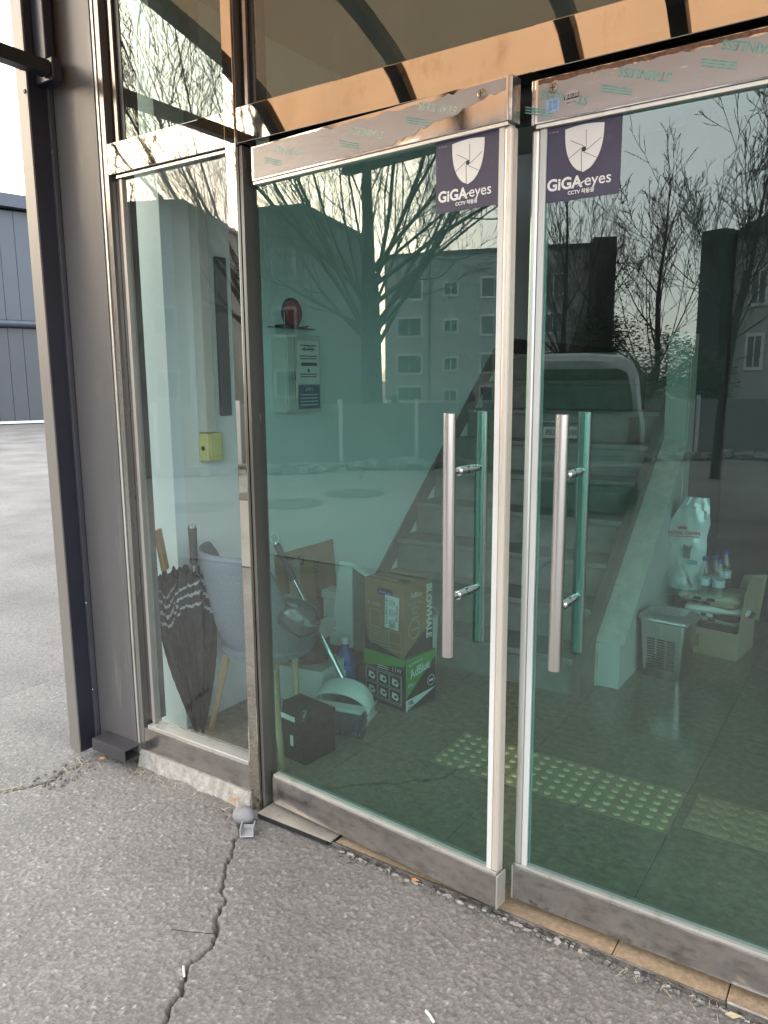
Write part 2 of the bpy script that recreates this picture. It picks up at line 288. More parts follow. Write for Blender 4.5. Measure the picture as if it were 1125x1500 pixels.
def link(name, me, parent=None, bev=0.0, loc=None, rot=None, kind=None):
    o = bpy.data.objects.new(name, me); C.objects.link(o)
    if parent is not None: o.parent = parent
    if loc is not None: o.location = loc
    if rot is not None: o.rotation_euler = rot
    if bev:
        b = o.modifiers.new('bevel', 'BEVEL'); b.width = bev; b.segments = 2; b.limit_method = 'ANGLE'; b.angle_limit = R(40)
    if kind: o['kind'] = kind
    return o
def tag(o, label, cat, group=None):
    o['label'] = label; o['category'] = cat
    if group: o['group'] = group
    return o
def thing(name, label, cat, loc=(0, 0, 0), rz=0.0, group=None):
    o = bpy.data.objects.new(name, None); C.objects.link(o); o.empty_display_size = 0.1
    o.location = loc; o.rotation_euler = (0, 0, rz); return tag(o, label, cat, group)
def text(name, s, size, mat, parent, M, ext=0.0002, ax='CENTER', shear=0.0, bold=0.0, sx=1.0):
    """flat lettering as a mesh; M places it: x = reading direction, y = up"""
    cu = bpy.data.curves.new(name, 'FONT'); cu.body = s; cu.size = size; cu.align_x = ax; cu.align_y = 'CENTER'
    cu.extrude = ext; cu.shear = shear; cu.offset = bold; cu.resolution_u = 3
    o = bpy.data.objects.new(name, cu); C.objects.link(o)
    dg = bpy.context.evaluated_depsgraph_get(); me = bpy.data.meshes.new_from_object(o.evaluated_get(dg)); me.name = name
    bpy.data.objects.remove(o); bpy.data.curves.remove(cu)
    me.materials.clear(); me.materials.append(mat); me.transform(M @ Matrix.Diagonal((sx, 1, 1, 1)))
    return link(name, me, parent)
def frame_M(o, xd, yd):
    xd = Vector(xd).normalized(); yd = Vector(yd); yd = (yd - xd * yd.dot(xd)).normalized(); zd = xd.cross(yd)
    return Matrix.Translation(o) @ Matrix((xd, yd, zd)).transposed().to_4x4()
def copy_tree(o, parent=None):
    c = o.copy(); C.objects.link(c); c.parent = parent
    for ch in list(o.children): copy_tree(ch, c)
    return c
def flat(name, pts, M, mat, parent, ext=0.0002):
    """thin printed shape on a surface given in the surface's own frame M"""
    return MB().prism(pts, lambda u, v, d: M @ Vector((u, v, d)), 0, ext).build(name, mat, parent)
def rect(cx, cy, w, h): return [(cx - w / 2, cy - h / 2), (cx + w / 2, cy - h / 2), (cx + w / 2, cy + h / 2), (cx - w / 2, cy + h / 2)]

# ============================================================ GROUND
rng = np.random.default_rng(5)
CRACK = [(-1.775, -.085), (-1.745, -.13), (-1.70, -.20), (-1.653, -.282), (-1.60, -.34), (-1.53, -.41), (-1.489, -.475), (-1.445, -.51), (-1.426, -.545), (-1.429, -.579), (-1.432, -.625), (-1.419, -.66), (-1.385, -.70), (-1.366, -.734), (-1.335, -.79), (-1.326, -.817), (-1.29, -.88), (-1.27, -.95), (-1.22, -1.1)]
CRACK2 = [(-2.60, -.09), (-2.62, -.20), (-2.60, -.30), (-2.66, -.40), (-2.71, -.50), (-2.76, -.62)]
def axis(lo, hi, step, far0, far1, g=1.22):
    a = list(np.arange(lo, hi, step)); s = step; x = a[0]; L = []
    while x > far0: s *= g; x -= s; L.append(x)
    s = step; x = a[-1]; Rr = []
    while x < far1: s *= g; x += s; Rr.append(x)
    return np.array(L[::-1] + a + Rr)
xs = axis(-3.5, 0.25, 0.0042, -420, 420); ys = axis(-1.02, 0.45, 0.0042, -420, 420)
X, Y = np.meshgrid(xs, ys, indexing='ij')
H = rng.random((64, 64))
def vnoise(x, y, sc):
    u = x * sc; v = y * sc; i = np.floor(u).astype(int); j = np.floor(v).astype(int); fu = u - i; fv = v - j
    fu = fu * fu * (3 - 2 * fu); fv = fv * fv * (3 - 2 * fv); g = lambda a, b: H[a % 64, b % 64]
    return g(i, j) * (1 - fu) * (1 - fv) + g(i + 1, j) * fu * (1 - fv) + g(i, j + 1) * (1 - fu) * fv + g(i + 1, j + 1) * fu * fv
def cells(x, y, size):
    u = x / size; v = y / size; i = np.floor(u).astype(int); j = np.floor(v).astype(int)
    d1 = np.full(x.shape, 9.0); d2 = np.full(x.shape, 9.0); tone = np.zeros(x.shape)
    J1 = rng.random((256, 256)); J2 = rng.random((256, 256)); T = rng.random((256, 256))
    for a in (-1, 0, 1):
        for b in (-1, 0, 1):
            ii = (i + a) % 256; jj = (j + b) % 256
            d = np.hypot(u - (i + a + J1[ii, jj]), v - (j + b + J2[ii, jj])); c = d < d1
            d2 = np.where(c, d1, np.minimum(d2, d)); tone = np.where(c, T[ii, jj], tone); d1 = np.where(c, d, d1)
    return d1, d2, tone
near = (X > -3.52) & (X < 0.27) & (Y > -1.04) & (Y < .46)
d1, d2, tone = cells(X, Y, 0.0092)
d1b, d2b, toneb = cells(X + 3.3, Y + 1.7, 0.020)
gap = np.clip((d2 - d1) * 2.2, 0, 1)
hgt = 0.0036 * gap * (0.3 + 0.9 * tone) + 0.003 * np.clip((d2b - d1b) * 1.5, 0, 1) * (toneb > .75)
Z = -0.020 + np.where(near, hgt, 0.003) + 0.010 * (vnoise(X, Y, 1.3) - .5) * np.clip(-Y * 2.0, 0, 1)
Z += 0.012 * np.clip(1 - np.abs(X + 2.1) / .5, 0, 1) * np.clip(1 + Y * 3, 0, 1)
def pdist(px, py, P):
    D = np.full(px.shape, 9.0); T = np.zeros(px.shape); tot = 0
    for (ax, ay), (bx, by) in zip(P[:-1], P[1:]):
        L = math.hypot(bx - ax, by - ay); t = np.clip(((px - ax) * (bx - ax) + (py - ay) * (by - ay)) / L / L, 0, 1)
        d = np.hypot(px - ax - t * (bx - ax), py - ay - t * (by - ay)); T = np.where(d < D, tot + t * L, T); D = np.minimum(D, d); tot += L
    return D, T
jx = X + 0.02 * (vnoise(X, Y, 30) - .5) + 0.013 * (vnoise(X + 9, Y, 80) - .5); jy = Y + 0.016 * (vnoise(X + 5, Y + 3, 38) - .5)
D, T = pdist(jx, jy, CRACK); wd = np.clip(0.0018 + 0.0038 * T + .003 * (vnoise(X, Y, 25) - .5), 0.0012, 0.0052)
k = np.clip((wd - D) / 0.003 + .6, 0, 1) * near; Z -= 0.020 * k
D2, T2 = pdist(jx, jy, CRACK2); k2 = np.clip((0.009 - D2) / 0.006 + .5, 0, 1) * near; Z -= 0.014 * k2
tn = np.where(near, np.clip(0.26 + 0.60 * tone + 0.22 * (tone > .96) + 0.2 * (toneb > .9) + 0.15 * (vnoise(X, Y, 30) - .5), 0.02, 1) * (0.10 + 0.90 * np.clip(gap * 2.4, 0, 1)), 0.0)
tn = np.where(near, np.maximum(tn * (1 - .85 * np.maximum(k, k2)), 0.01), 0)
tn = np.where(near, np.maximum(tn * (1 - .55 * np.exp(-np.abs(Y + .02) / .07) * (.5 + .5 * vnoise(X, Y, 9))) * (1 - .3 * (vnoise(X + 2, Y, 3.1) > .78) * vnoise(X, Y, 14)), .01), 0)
nx, ny = X.shape
me = bpy.data.meshes.new('ground')
co = np.stack([X, Y, Z], -1).reshape(-1, 3).astype(np.float32)
idx = np.arange(nx * ny).reshape(nx, ny)
q = np.stack([idx[:-1, :-1], idx[1:, :-1], idx[1:, 1:], idx[:-1, 1:]], -1).reshape(-1, 4)
me.vertices.add(len(co)); me.vertices.foreach_set('co', co.ravel())
me.loops.add(q.size); me.loops.foreach_set('vertex_index', q.ravel().astype(np.int32))
me.polygons.add(len(q)); me.polygons.foreach_set('loop_start', np.arange(0, q.size, 4, dtype=np.int32))
me.update(); me.validate()
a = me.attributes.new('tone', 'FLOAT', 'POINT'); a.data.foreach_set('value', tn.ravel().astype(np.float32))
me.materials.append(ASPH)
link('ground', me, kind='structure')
b = MB(); b.add([(-14, -3.4, -.008), (-10.6, -1.6, -.008), (-2.2, -3.0, -.008), (-2.4, -4.6, -.008), (-3.4, -5.6, -.008), (-8.0, -8.2, -.008), (-9.2, -7.2, -.008)], [tuple(range(7))])
b.build('concrete_pad', PAD, kind='structure')

# ============================================================ INTERIOR SHELL
bh = thing('entrance_hall', 'white walled entrance hall seen through the green glass doors', 'building', (-2.5, 0.3, 0))
def inh(mb, name, mat, parent=bh, **kw):
    o = mb.build(name, mat, parent, **kw); o.matrix_parent_inverse = Matrix.Translation(parent.location).inverted() ; return o
inh(MB().box((-2.66, 0.125, .05), (-2.652, 0.298, 3.0)), 'added_side_pane', G_SIDE)  # added pane with frame, lets daylight in from the left onto the pilaster
inh(MB().box((-2.67, 0.092, 0), (-2.64, 0.122, 3.0)), 'added_pane_frame', ALU)
inh(MB().box((-2.73, 0.30, 0), (-2.475, 0.36, 3.0)), 'pilaster', pm('daylit_white_paint', (.76, .88, .92), .35, 0, .01, 4))  # strong cool daylight put into the paint: whiter and bluer than the wall
inh(MB().box((-2.73, 0.36, 0), (-2.475, 6.0, 3.6)), 'left_wall', WHITEP)
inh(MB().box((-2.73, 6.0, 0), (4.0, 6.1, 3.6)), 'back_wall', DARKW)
inh(MB().box((3.9, 0.21, 0), (4.0, .9, .4)), 'right_wall', WHITEP)
inh(MB().box((3.9, .9, 0), (4.0, 6.0, 3.6)), 'right_wall', WHITEP)
inh(MB().box((3.93, 0.21, .4), (3.94, .899, 3.0)), 'added_fill_window', G_SIDE)  # unseen window added to lift the light level inside the hall
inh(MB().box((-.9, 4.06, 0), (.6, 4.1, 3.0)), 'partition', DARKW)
inh(MB().box((-2.73, 0.10, 3.0), (4.0, 3.3, 3.1)), 'ceiling', CEILP)
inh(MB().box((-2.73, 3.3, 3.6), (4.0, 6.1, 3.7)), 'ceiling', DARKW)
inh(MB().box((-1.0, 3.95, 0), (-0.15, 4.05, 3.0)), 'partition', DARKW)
# outside cladding of the building round the storefront
fa = thing('building_facade', 'grey building front above and right of the glass entrance', 'building', (1.1, 0.1, 0))
for nm, a, b2 in (('wall', (3.85, 0.0, 0), (4.05, 0.2, 3.1)), ('wall', (3.85, 0.0, 3.102), (6, 0.2, 6)), ('wall', (-2.404, 0.0, 3.102), (3.85, 0.2, 6)), ('wall', (-2.9, 0.36, 0), (-2.735, 0.44, 6)), ('side_wall', (-2.9, 0.441, 0), (-2.735, 8, 6)), ('roof', (-2.9, 0.2, 5.9), (6, 8, 6.0)), ('rear_wall', (-2.7, 7.8, 0), (6, 8, 5.9))):
    inh(MB().box(a, b2), nm, BLDG, fa)

# floor: bed + tiles with recessed joints
fl = MB().box((-2.64, 0.10, -0.05), (3.9, 6.0, -0.004)).build('floor', GROUT, kind='structure')
tx = [-2.64] + [-0.516 + 0.6 * k for k in range(-3, 8)]; ty = [0.10, 0.628] + [0.928, 1.528, 2.128, 2.728, 3.328, 3.928]
for i in range(len(tx) - 1):
    for j in range(len(ty) - 1):
        x0, x1, y0, y1 = tx[i] + .0015, tx[i + 1] - .0015, ty[j] + .0015, ty[j + 1] - .0015
        if 0.6 < y0 < .9 and tx[i] > -1.8: continue
        if y0 > 1.6 and x1 < -1.2: continue
        MB().box((x0, y0, -0.0035), (x1, y1, random.Random(i * 9 + j).uniform(-.0004, .0004))).build('floor_tile', TILE, fl)
dome = MB().lathe([(.0145, 0), (.0128, .0025), (.009, .0044), (.004, .005)], 14).mesh('dome', TACD, True, 60)
MB().box((-1.7145, .6295, -.0035), (-1.4345, .9265, 0)).build('floor_tile', TILE, fl)
for k in range(3):
    x0 = -1.431 + k * 0.305
    t = MB().box((0, 0, -.0035), (.302, .297, .0015)).build('tactile_tile', TACT, fl, loc=(x0, .6295, 0))
    for i in range(6):
        for j in range(6): link('dome', dome, t, loc=(.026 + .05 * i, .024 + .0498 * j, .0015))
domw = MB().lathe([(.02, 0), (.018, .0012), (.006, .002)], 12).mesh('dome', TACTW, True, 60)
for k in range(3):
    x0 = -.485 + k * .302
    t = MB().box((0, 0, -.003), (.299, .25, .0012)).build('worn_tactile_tile', TACTW, fl, loc=(x0, .70, 0))
    for i in range(6):
        for j in range(5): link('dome', domw, t, loc=(.026 + .05 * i, .028 + .0498 * j, .0012))
MB().box((-.5145, .6295, -.0035), (.42, .698, 0)).build('floor_tile', TILE, fl)
MB().box((-.5145, .6995, -.0035), (-.487, .9265, 0)).build('floor_tile', TILE, fl)

# staircase
st = thing('staircase', 'dark stairs rising away between the white wall and the pale sloping parapet', 'stairs', (-1.8, 1.55, 0))
def inp(mb, name, mat, parent, **kw):
    o = mb.build(name, mat, parent, **kw); o.matrix_parent_inverse = Matrix.Translation(parent.location).inverted(); return o
ris, trd = 0.186, 0.226
for k in range(9):
    y = 1.55 + k * trd
    inp(MB().box((-2.47, y, k * ris), (-1.18, y + trd + .05, (k + 1) * ris - .03)), 'riser', STAIR, st)
    inp(MB().box((-2.47, y - .018, (k + 1) * ris - .03), (-1.18, y + trd - .001, (k + 1) * ris)), 'tread', STAIR, st, bev=.004)
inp(MB().box((-2.47, 1.55 + 9 * trd, 0), (-1.18, 6, 9 * ris)), 'landing', STAIR, st)
sk = [(1.31, 0.0), (1.31, .02), (3.35, 1.79), (6, 1.79), (6, 1.60), (3.45, 1.60), (1.50, 0)]
inp(MB().prism([(1.33, 0.0), (3.40, 1.80), (6, 1.80), (6, 1.69), (3.44, 1.69), (1.48, 0)], lambda u, v, d: (d, u, v), -2.475, -2.46), 'skirting', SKIRT, st)
inp(MB().prism([(1.525, 0), (1.525, .15), (3.2, 1.54), (3.2, 0)], lambda u, v, d: (d, u, v), -1.178, -1.1365), 'stringer', SKIRT, st)
inp(MB().prism([(1.52, .1505), (1.52, .158), (3.2, 1.552), (3.2, 1.5405)], lambda u, v, d: (d, u, v), -1.180, -1.137), 'stringer_cap', SKIRT, st)
# parapet with coping
cp = thing('stair_parapet', 'pale sloping stair parapet with a square front end beside the steel bin', 'parapet', (-1.08, 1.75, 0))
inp(MB().prism([(1.742, 0), (1.742, .222), (2.84, 1.125), (2.84, 0)], lambda u, v, d: (d, u, v), -1.135, -1.02), 'wall', pm('parapet_paint', (0.50, 0.53, 0.50), 0.5, 0, 0.04, 5), cp)
inp(MB().prism([(1.735, .224), (1.735, .236), (2.83, 1.146), (2.83, 1.127)], lambda u, v, d: (d, u, v), -1.15, -1.0), 'coping', CURB, cp, bev=.003)
inp(MB().box((-1.147, 1.728, 0.0), (-1.12, 1.742, .222)), 'front_trim', CURB, cp)
inp(MB().box((-1.14, 2.84, 0), (-1.015, 2.98, 1.75)), 'newel_post', pm('newel_paint', (0.42, 0.46, 0.42), 0.5, 0, 0.05, 5), cp)
inp(MB().box((-1.012, 2.835, 1.06), (-1.003, 2.975, 1.75)), 'edge_trim', CURB, cp)
inp(MB().box((-1.03, 2.80, 1.03), (-0.985, 2.86, 1.075)), 'coping_end', SKIRT, cp)
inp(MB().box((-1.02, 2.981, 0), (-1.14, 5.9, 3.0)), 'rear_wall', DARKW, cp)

# ============================================================ STOREFRONT FRAME
fr = thing('glazed_entrance', 'polished stainless frame of the glass entrance with orange reflecting lintel', 'door frame', (-1.78, 0, 0))
inf = lambda mb, n, m, **k: inp(mb, n, m, fr, **k)
inf(MB().box((-1.806, -.002, -.03), (-1.764, .082, 3.08)), 'mullion', MIRROR, bev=.0015)
inf(MB().box((-1.758, .0, 2.216), (.95, .082, 2.318)), 'lintel', MIRROR, bev=.0015)
inf(MB().box((-1.763, .004, 2.214), (-1.759, .08, 3.08)), 'upper_jamb', DSTEEL)
inf(MB().box((-1.762, .012, 0), (-1.750, .080, 2.213)), 'hinge_jamb', DSTEEL, bev=.001)
inf(MB().box((-1.7, .083, 2.14), (.95, .13, 2.32)), 'rear_stop', PLASTK)
inf(MB().box((-2.375, .0, 2.214), (-1.808, .082, 2.315)), 'transom_bar', MIRROR, bev=.0015)
inf(MB().box((-2.352, .012, 2.202), (-1.809, .05, 2.212)), 'glazing_bead', WORN)
inf(MB().box((-2.40, .0, .0), (-2.378, .09, 3.08)), 'side_frame', DSTEEL, bev=.001)
inf(MB().box((-2.376, .03, .17), (-2.350, .09, 2.20)), 'side_frame', DSTEEL, bev=.001)
inf(MB().box((-2.349, .020, .17), (-2.334, .05, 2.20)), 'glazing_bead', pm('bead_metal', (.42, .40, .37), .4, .6, .06, 7), bev=.001)
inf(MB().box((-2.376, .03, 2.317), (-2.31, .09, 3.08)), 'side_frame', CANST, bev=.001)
inf(MB().box((-2.352, .020, 2.317), (-2.336, .029, 3.08)), 'glazing_bead', DSTEEL, bev=.001)
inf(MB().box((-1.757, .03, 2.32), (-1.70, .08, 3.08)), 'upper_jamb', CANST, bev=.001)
inf(MB().box((-1.735, .018, 2.32), (-1.722, .029, 3.08)), 'glazing_bead', DSTEEL, bev=.001)
inf(MB().box((-2.376, .0, .055), (-1.808, .082, .150)), 'sill_rail', WORN, bev=.0015)
inf(MB().box((-2.35, -.004, .152), (-1.809, .05, .168)), 'sill_trim', ALU, bev=.002)
inf(MB().box((-2.334, .030, .169), (-1.808, .042, 2.201)), 'side_pane', G_SIDE)
inf(MB().box((-2.32, .032, 2.317), (-1.808, .042, 3.06)), 'upper_side_pane', G_TOP)
inf(MB().box((-1.72, .032, 2.32), (.95, .042, 3.06)), 'transom_pane', G_TOP)
inf(MB().box((.935, .0, 0), (.96, .09, 3.08)), 'side_frame', STEEL)
inf(MB().box((3.80, .0, 0), (3.85, .09, 3.08)), 'side_frame', STEEL)
inf(MB().box((.965, .032, .05), (3.79, .042, 3.06)), 'added_right_pane', G_SIDE)  # out-of-view glazing, added to bring more daylight into the hall
# dull vertical marks on the lintel
inf(MB().box((-2.378, -.006, 3.06), (.95, .09, 4.02)), 'head_rail', CANST)

# concrete under the side window
bm_ = MB(); N = 26; top = []; bot = []
rnd = random.Random(3)
vs = []
for i in range(N + 1):
    x = -2.40 + i * (.60 / N); o1 = rnd.uniform(-.0016, .0016) + .002 * math.sin(i * .7)
    vs += [(x, -.006 + o1, .053), (x, -.012 + o1 * 1.5, .03), (x, -.017 + o1 * 2, .0), (x, -.026 + o1 * 3, -.024), (x, .08, -.03), (x, .08, .053)]
fs = []
for i in range(N):
    for k in range(6): fs.append((i * 6 + k, i * 6 + (k + 1) % 6, (i + 1) * 6 + (k + 1) % 6, (i + 1) * 6 + k))
fs += [(0, 1, 2, 3, 4, 5), tuple(N * 6 + k for k in range(6))]
tag(MB().add(vs, fs).build('concrete_sill', CONC, smooth=True), 'rough bare concrete strip under the left side window', 'sill')

# threshold: steel plates, sill tiles, edge angle
th = thing('threshold', 'steel edged threshold of tan tiles and loose steel plate below the doors', 'threshold', (-1.4, 0, 0))
int_ = lambda mb, n, m, **k: inp(mb, n, m, th, **k)
int_(MB().prism([(-1.742, -.036), (-1.425, -.030), (-1.423, .07), (-1.742, .07)], lambda u, v, d: (u, v, d + (-.004 * (u + 1.74))), .006, .010), 'steel_plate', pm('dull_beige_steel', (.40, .365, .32), .5, .5, .1, 14, 0, 60, dirt=(.25, .22, .19), dirt_amt=.4), bev=.0006)
int_(MB().prism([(-1.742, -.036), (-1.44, -.030), (-1.44, -.026), (-1.742, -.032)], lambda u, v, d: (u, v, d), -.010, .0055), 'plate_lip', PLASTK)
for x0, x1 in ((-1.42, -1.02), (-1.017, -.505), (-.502, -.225), (-.222, .28), (.283, .9)):
    if x0 == -.502: int_(MB().box((x0, -.012, -.03), (x1, .1, -.001)), 'sill_tile', SILLT, bev=.001)
    elif x0 < -.21: int_(MB().box((x0, -.012, -.03), (x1, .1, -.001)), 'sill_tile', SILLT, bev=.001)
    else: int_(MB().box((x0, -.012, -.03), (x1, .1, .004)), 'steel_tread', WORN, bev=.001)
int_(MB().box((-1.43, -.020, -.03), (-.222, -.0135, .001)), 'edge_angle', WORN, bev=.0006)
int_(MB().box((-.219, -.024, -.03), (.9, -.014, .006)), 'edge_angle', WORN, bev=.0006)
int_(MB().box((-1.742, .072, -.03), (-1.42, .1, -.001)), 'sill_tile', SILLT)
# crumbling mortar along the threshold
mv = MB(); rn = random.Random(8)
for i in range(110):
    x = rn.uniform(-1.40, -.10) if i % 3 else rn.uniform(-1.35, -.7); s = rn.uniform(.0015, .0045); y = -.0225 - rn.random() * .012; z = -.018 + rn.random() * .006
    mv.box((-s * rn.uniform(1, 2.5), -s, -s * .5), (s * rn.uniform(1, 2.5), s, s * .5), M=Matrix.Translation((x, y, z)) @ Matrix.Rotation(rn.uniform(-.5, .5), 4, 'Z') @ Matrix.Rotation(rn.uniform(-.4, .4), 4, 'X'))
o = int_(mv, 'mortar_crumb', pm('pale_mortar', (0.36, 0.335, 0.30), 0.9, 0, 0.2, 80)); o['kind'] = 'stuff'

# ============================================================ DOORS
def shield(M, parent, w):
    pts = []
    hw = w / 2; top = w * .56
    for i in range(9):
        u = -hw + w * i / 8; pts.append((u, top - .02 * w + .10 * w * (i / 8) * 0 + .09 * w * math.sin(PI * i / 8) * .5 + .0))
    for i in range(1, 15):
        a = i / 14; pts.append((hw * (1 - a ** 2.6) ** .62 if a < 1 else 0, top - .02 * w - a * 1.08 * w))
    left = [(-u, v) for u, v in pts[9:-1]][::-1]
    return flat('shield_emblem', pts + left, M, PRINTW, parent, .0006)
def sticker(parent, cx, cz, yy, rz=0.0):
    M = frame_M((cx, yy, cz), (1, .0, rz), (-rz, 0, 1))
    s = flat('warning_sticker', rect(0, 0, .184, .172), M, STICK, parent, .0008)
    M2 = M @ Matrix.Translation((0.004, .024, .0008))
    shield(M2, s, .094)
    M3 = M2 @ Matrix.Translation((0, 0, .0008))
    ctr = (.0, .0)
    for k in range(6):
        a = R(60 * k + 30); a2 = a + R(62); r1 = .0065; r2 = (.046, .044, .048, .052, .046, .048)[k]
        p0 = Vector((r1 * math.cos(a), r1 * math.sin(a))); d_ = Vector((math.cos(a2), math.sin(a2))); p1 = p0 + d_ * (r2 - .006)
        nn = Vector((-d_.y, d_.x)) * .0005
        flat('emblem_line', [tuple(p0 - nn), tuple(p1 - nn), tuple(p1 + nn), tuple(p0 + nn)], M3, PRINTB, s, .0003)
    flat('emblem_hexagon', [(.0062 * math.cos(R(60 * k)), .0062 * math.sin(R(60 * k))) for k in range(6)], M3, PRINTB, s, .0004)
    text('lettering', 'GiGA', .037, PRINTW, s, M @ Matrix.Translation((-.042, -.048, .0008)), bold=.0012)
    text('lettering', 'eyes', .037, PRINTW, s, M @ Matrix.Translation((.040, -.047, .0008)), bold=.0002)
    flat('letter_swash', [(-.012, -.058), (.002, -.048), (.012, -.044), (.004, -.051)], M @ Matrix.Translation((0, 0, .0008)), PRINTW, s)
    text('lettering', 'CCTV 작동중', .0115, PRINTW, s, M @ Matrix.Translation((0, -.070, .0008)), bold=.0003)
    text('lettering', 'kt telecop', .006, pm('dim_print', (.3, .29, .4), .5), s, M @ Matrix.Translation((-.072, .074, .0008)))
    return s

def door(label, loc, rz, w, left, cat='door'):
    """leaf: x from 0 (hinge) to w (free edge) for left, mirrored for right; front face at y=0"""
    sg = 1 if left else -1
    t = thing('glass_door', label, cat, loc, rz, 'glass entrance doors')
    X_ = lambda a, b: (min(a * sg, b * sg), max(a * sg, b * sg))
    def bx(nm, xa, xb, y0, y1, z0, z1, m, bev=.001, parent=t):
        a, b = X_(xa, xb); return MB().box((a, y0, z0), (b, y1, z1)).build(nm, m, parent, bev=bev)
    bx('bottom_rail', .002, w - .004, 0, .045, .030, .128, WORN)
    bx('rail_trim', .002, w - .006, .004, .041, .1285, .137, ALU)
    bx('rail_end_cap', w - .0035, w + .002, -.001, .046, .028, .13, ALU, .0015)
    tr = bx('top_rail', .002, w - .012, 0, .045, 2.104, 2.203, STEEL)
    bx('rail_end_cap', w - .0115, w - .003, .001, .044, 2.102, 2.2035, WORN, .0015)
    bx('rail_trim', .002, w - .014, .004, .041, 2.094, 2.1035, ALU)
    bx('glass_pane', .004, w - .03, .017, .029, .137, 2.094, G_DOOR, 0)
    bx('edge_strip', w - .040, w - .024, .009, .0165, .137, 2.093, STRIP, .001)
    bx('edge_strip', w - .040, w - .024, .0295, .037, .137, 2.093, STRIP, .001)
    bx('edge_profile', w - .0235, w - .003, .006, .040, .137, 2.093, BEIGE if left else ALU, .006)
    # protective film with stencilled lettering and torn edge
    rn = random.Random(4 if left else 9)
    a, b = .012, w - .02
    up = []; dn = []
    n = 60
    for i in range(n + 1):
        x = a + (b - a) * i / n
        if left:
            e_t = 2.199 - (0.010 * rn.random() if .25 < i / n < .85 else .001)
            e_b = 2.108 + max(0, (i / n - .62)) * .16 + (.012 * rn.random() if i / n > .62 else 0.001)
        else:
            e_t = 2.192 - .006 * rn.random(); e_b = 2.107
        up.append((x * sg, e_t)); dn.append((x * sg, e_b))
    MB().prism(dn + up[::-1], lambda u, v, d: (u, d, v), -.0012, -.0002).build('protective_film', FILM, tr)
    if not left:
        up2 = [(x, 2.202 - .002 * rn.random()) for x, _ in up]; dn2 = [(x, 2.193 - .006 * rn.random()) for x, _ in up]
        MB().prism(dn2 + up2[::-1], lambda u, v, d: (u, d, v), -.0009, -.0001).build('torn_film', RUST, tr)
    Mz = lambda x, z, ang: frame_M((x * sg, -.0013, z), (math.cos(ang), 0, math.sin(ang)), (-math.sin(ang), 0, math.cos(ang)))
    pos = ((.16, 2.165), (.46, 2.158), (.69, 2.172)) if left else ((.80, 2.150), (.615, 2.162), (.40, 2.170), (.15, 2.165))
    for i, (x, z) in enumerate(pos):
        text('film_lettering', 'STAINLESS', .026, PRINTT if not left else pm('pale_teal_print', (.33, .45, .42), .5, 0, .3, 60), tr, Mz(x, z, PI - .30 * 1), ext=.0001, bold=.0006)
        for kk in range(3):
            M = Mz(x - .062 * sg, z - .014 - kk * .0062, -.30)
            flat('film_stripe', rect(0, 0, .075, .0030), M, PRINTT, tr, .0002)
    # screw
    sx_ = w - .085 if left else w - .058
    sc = MB().lathe([(.0115, 0), (.0115, .002), (.009, .0036), (.002, .0042)], 24).build('screw_cap', pm('brass_screw', (.30, .26, .20), .35, .8, .1, 90), tr, smooth=True)
    sc.location = (sx_ * sg, -.0012, 2.176); sc.rotation_euler = (R(90), 0, 0)
    for aa in (0, PI / 2):
        MB().box((-.0065, -.001, .0040), (.0065, .001, .0046), M=Matrix.Rotation(aa, 4, 'Z')).build('cross_slot', PRINTB, sc)
    if not left:
        flat('blue_label', rect(0, 0, .034, .029), frame_M((-(w - .058), -.0014, 2.138), (1, 0, .03), (-.03, 0, 1)), pm('pale_blue_label', (.27, .42, .62), .5, 0, .15, 90), tr)
        text('lettering', '강화\n유리', .012, pm('blue_ink', (.10, .2, .45), .5), tr, frame_M((-(w - .058), -.0018, 2.137), (1, 0, .03), (-.03, 0, 1)))
        el = [(.0195 * math.cos(a_), .0165 * math.sin(a_)) for a_ in [2 * PI * k / 28 for k in range(28)]]
        flat('oval_label', el, frame_M((-(w - .104), -.0014, 2.147), (1, 0, .03), (-.03, 0, 1)), pm('oval_label_grey', (.42, .39, .37), .5, 0, .05, 90), tr)
        flat('label_band', rect(0, .002, .037, .011), frame_M((-(w - .104), -.0018, 2.147), (1, 0, .03), (-.03, 0, 1)), PRINTB, tr)
        text('lettering', '열쇠나라', .0095, PRINTW, tr, frame_M((-(w - .104), -.0022, 2.149), (1, 0, .03), (-.03, 0, 1)))
        text('lettering', '8001-1733', .0055, PRINTB, tr, frame_M((-(w - .104), -.0018, 2.136), (1, 0, .03), (-.03, 0, 1)))
    # handles
    hx = (w - .130) * sg; r = .0165
    for side, y in (('out', -.060), ('in', .105)):
        hb = MB().tube([(hx, y, .765), (hx, y, 1.415)], r, 28).build('handle_bar', BRUSH, t, smooth=True, bev=.001)
        for z in (.925, 1.262):
            yy = (.016, y + r * .8) if side == 'out' else (.030, y - r * .8)
            MB().tube([(hx, yy[0], z), (hx, (yy[0] * .5 + yy[1] * .5), z)], .0125, 20).tube([(hx, (yy[0] * .5 + yy[1] * .5), z), (hx, yy[1], z)], .009, 20).build('handle_standoff', CHROME, t, smooth=True)
    if left: sticker(t, (w - .135), 2.008, .0165, .0)
    else: sticker(t, -(w - .128), 2.009, .0165, .0)
    return t
door('left glass door standing slightly ajar with a bare metal top rail', (-1.718, .017, 0), R(-4.5), .903, True)
door('closed right glass door with blue and oval labels on its top rail', (.082, .016, 0), 0, .886, False)

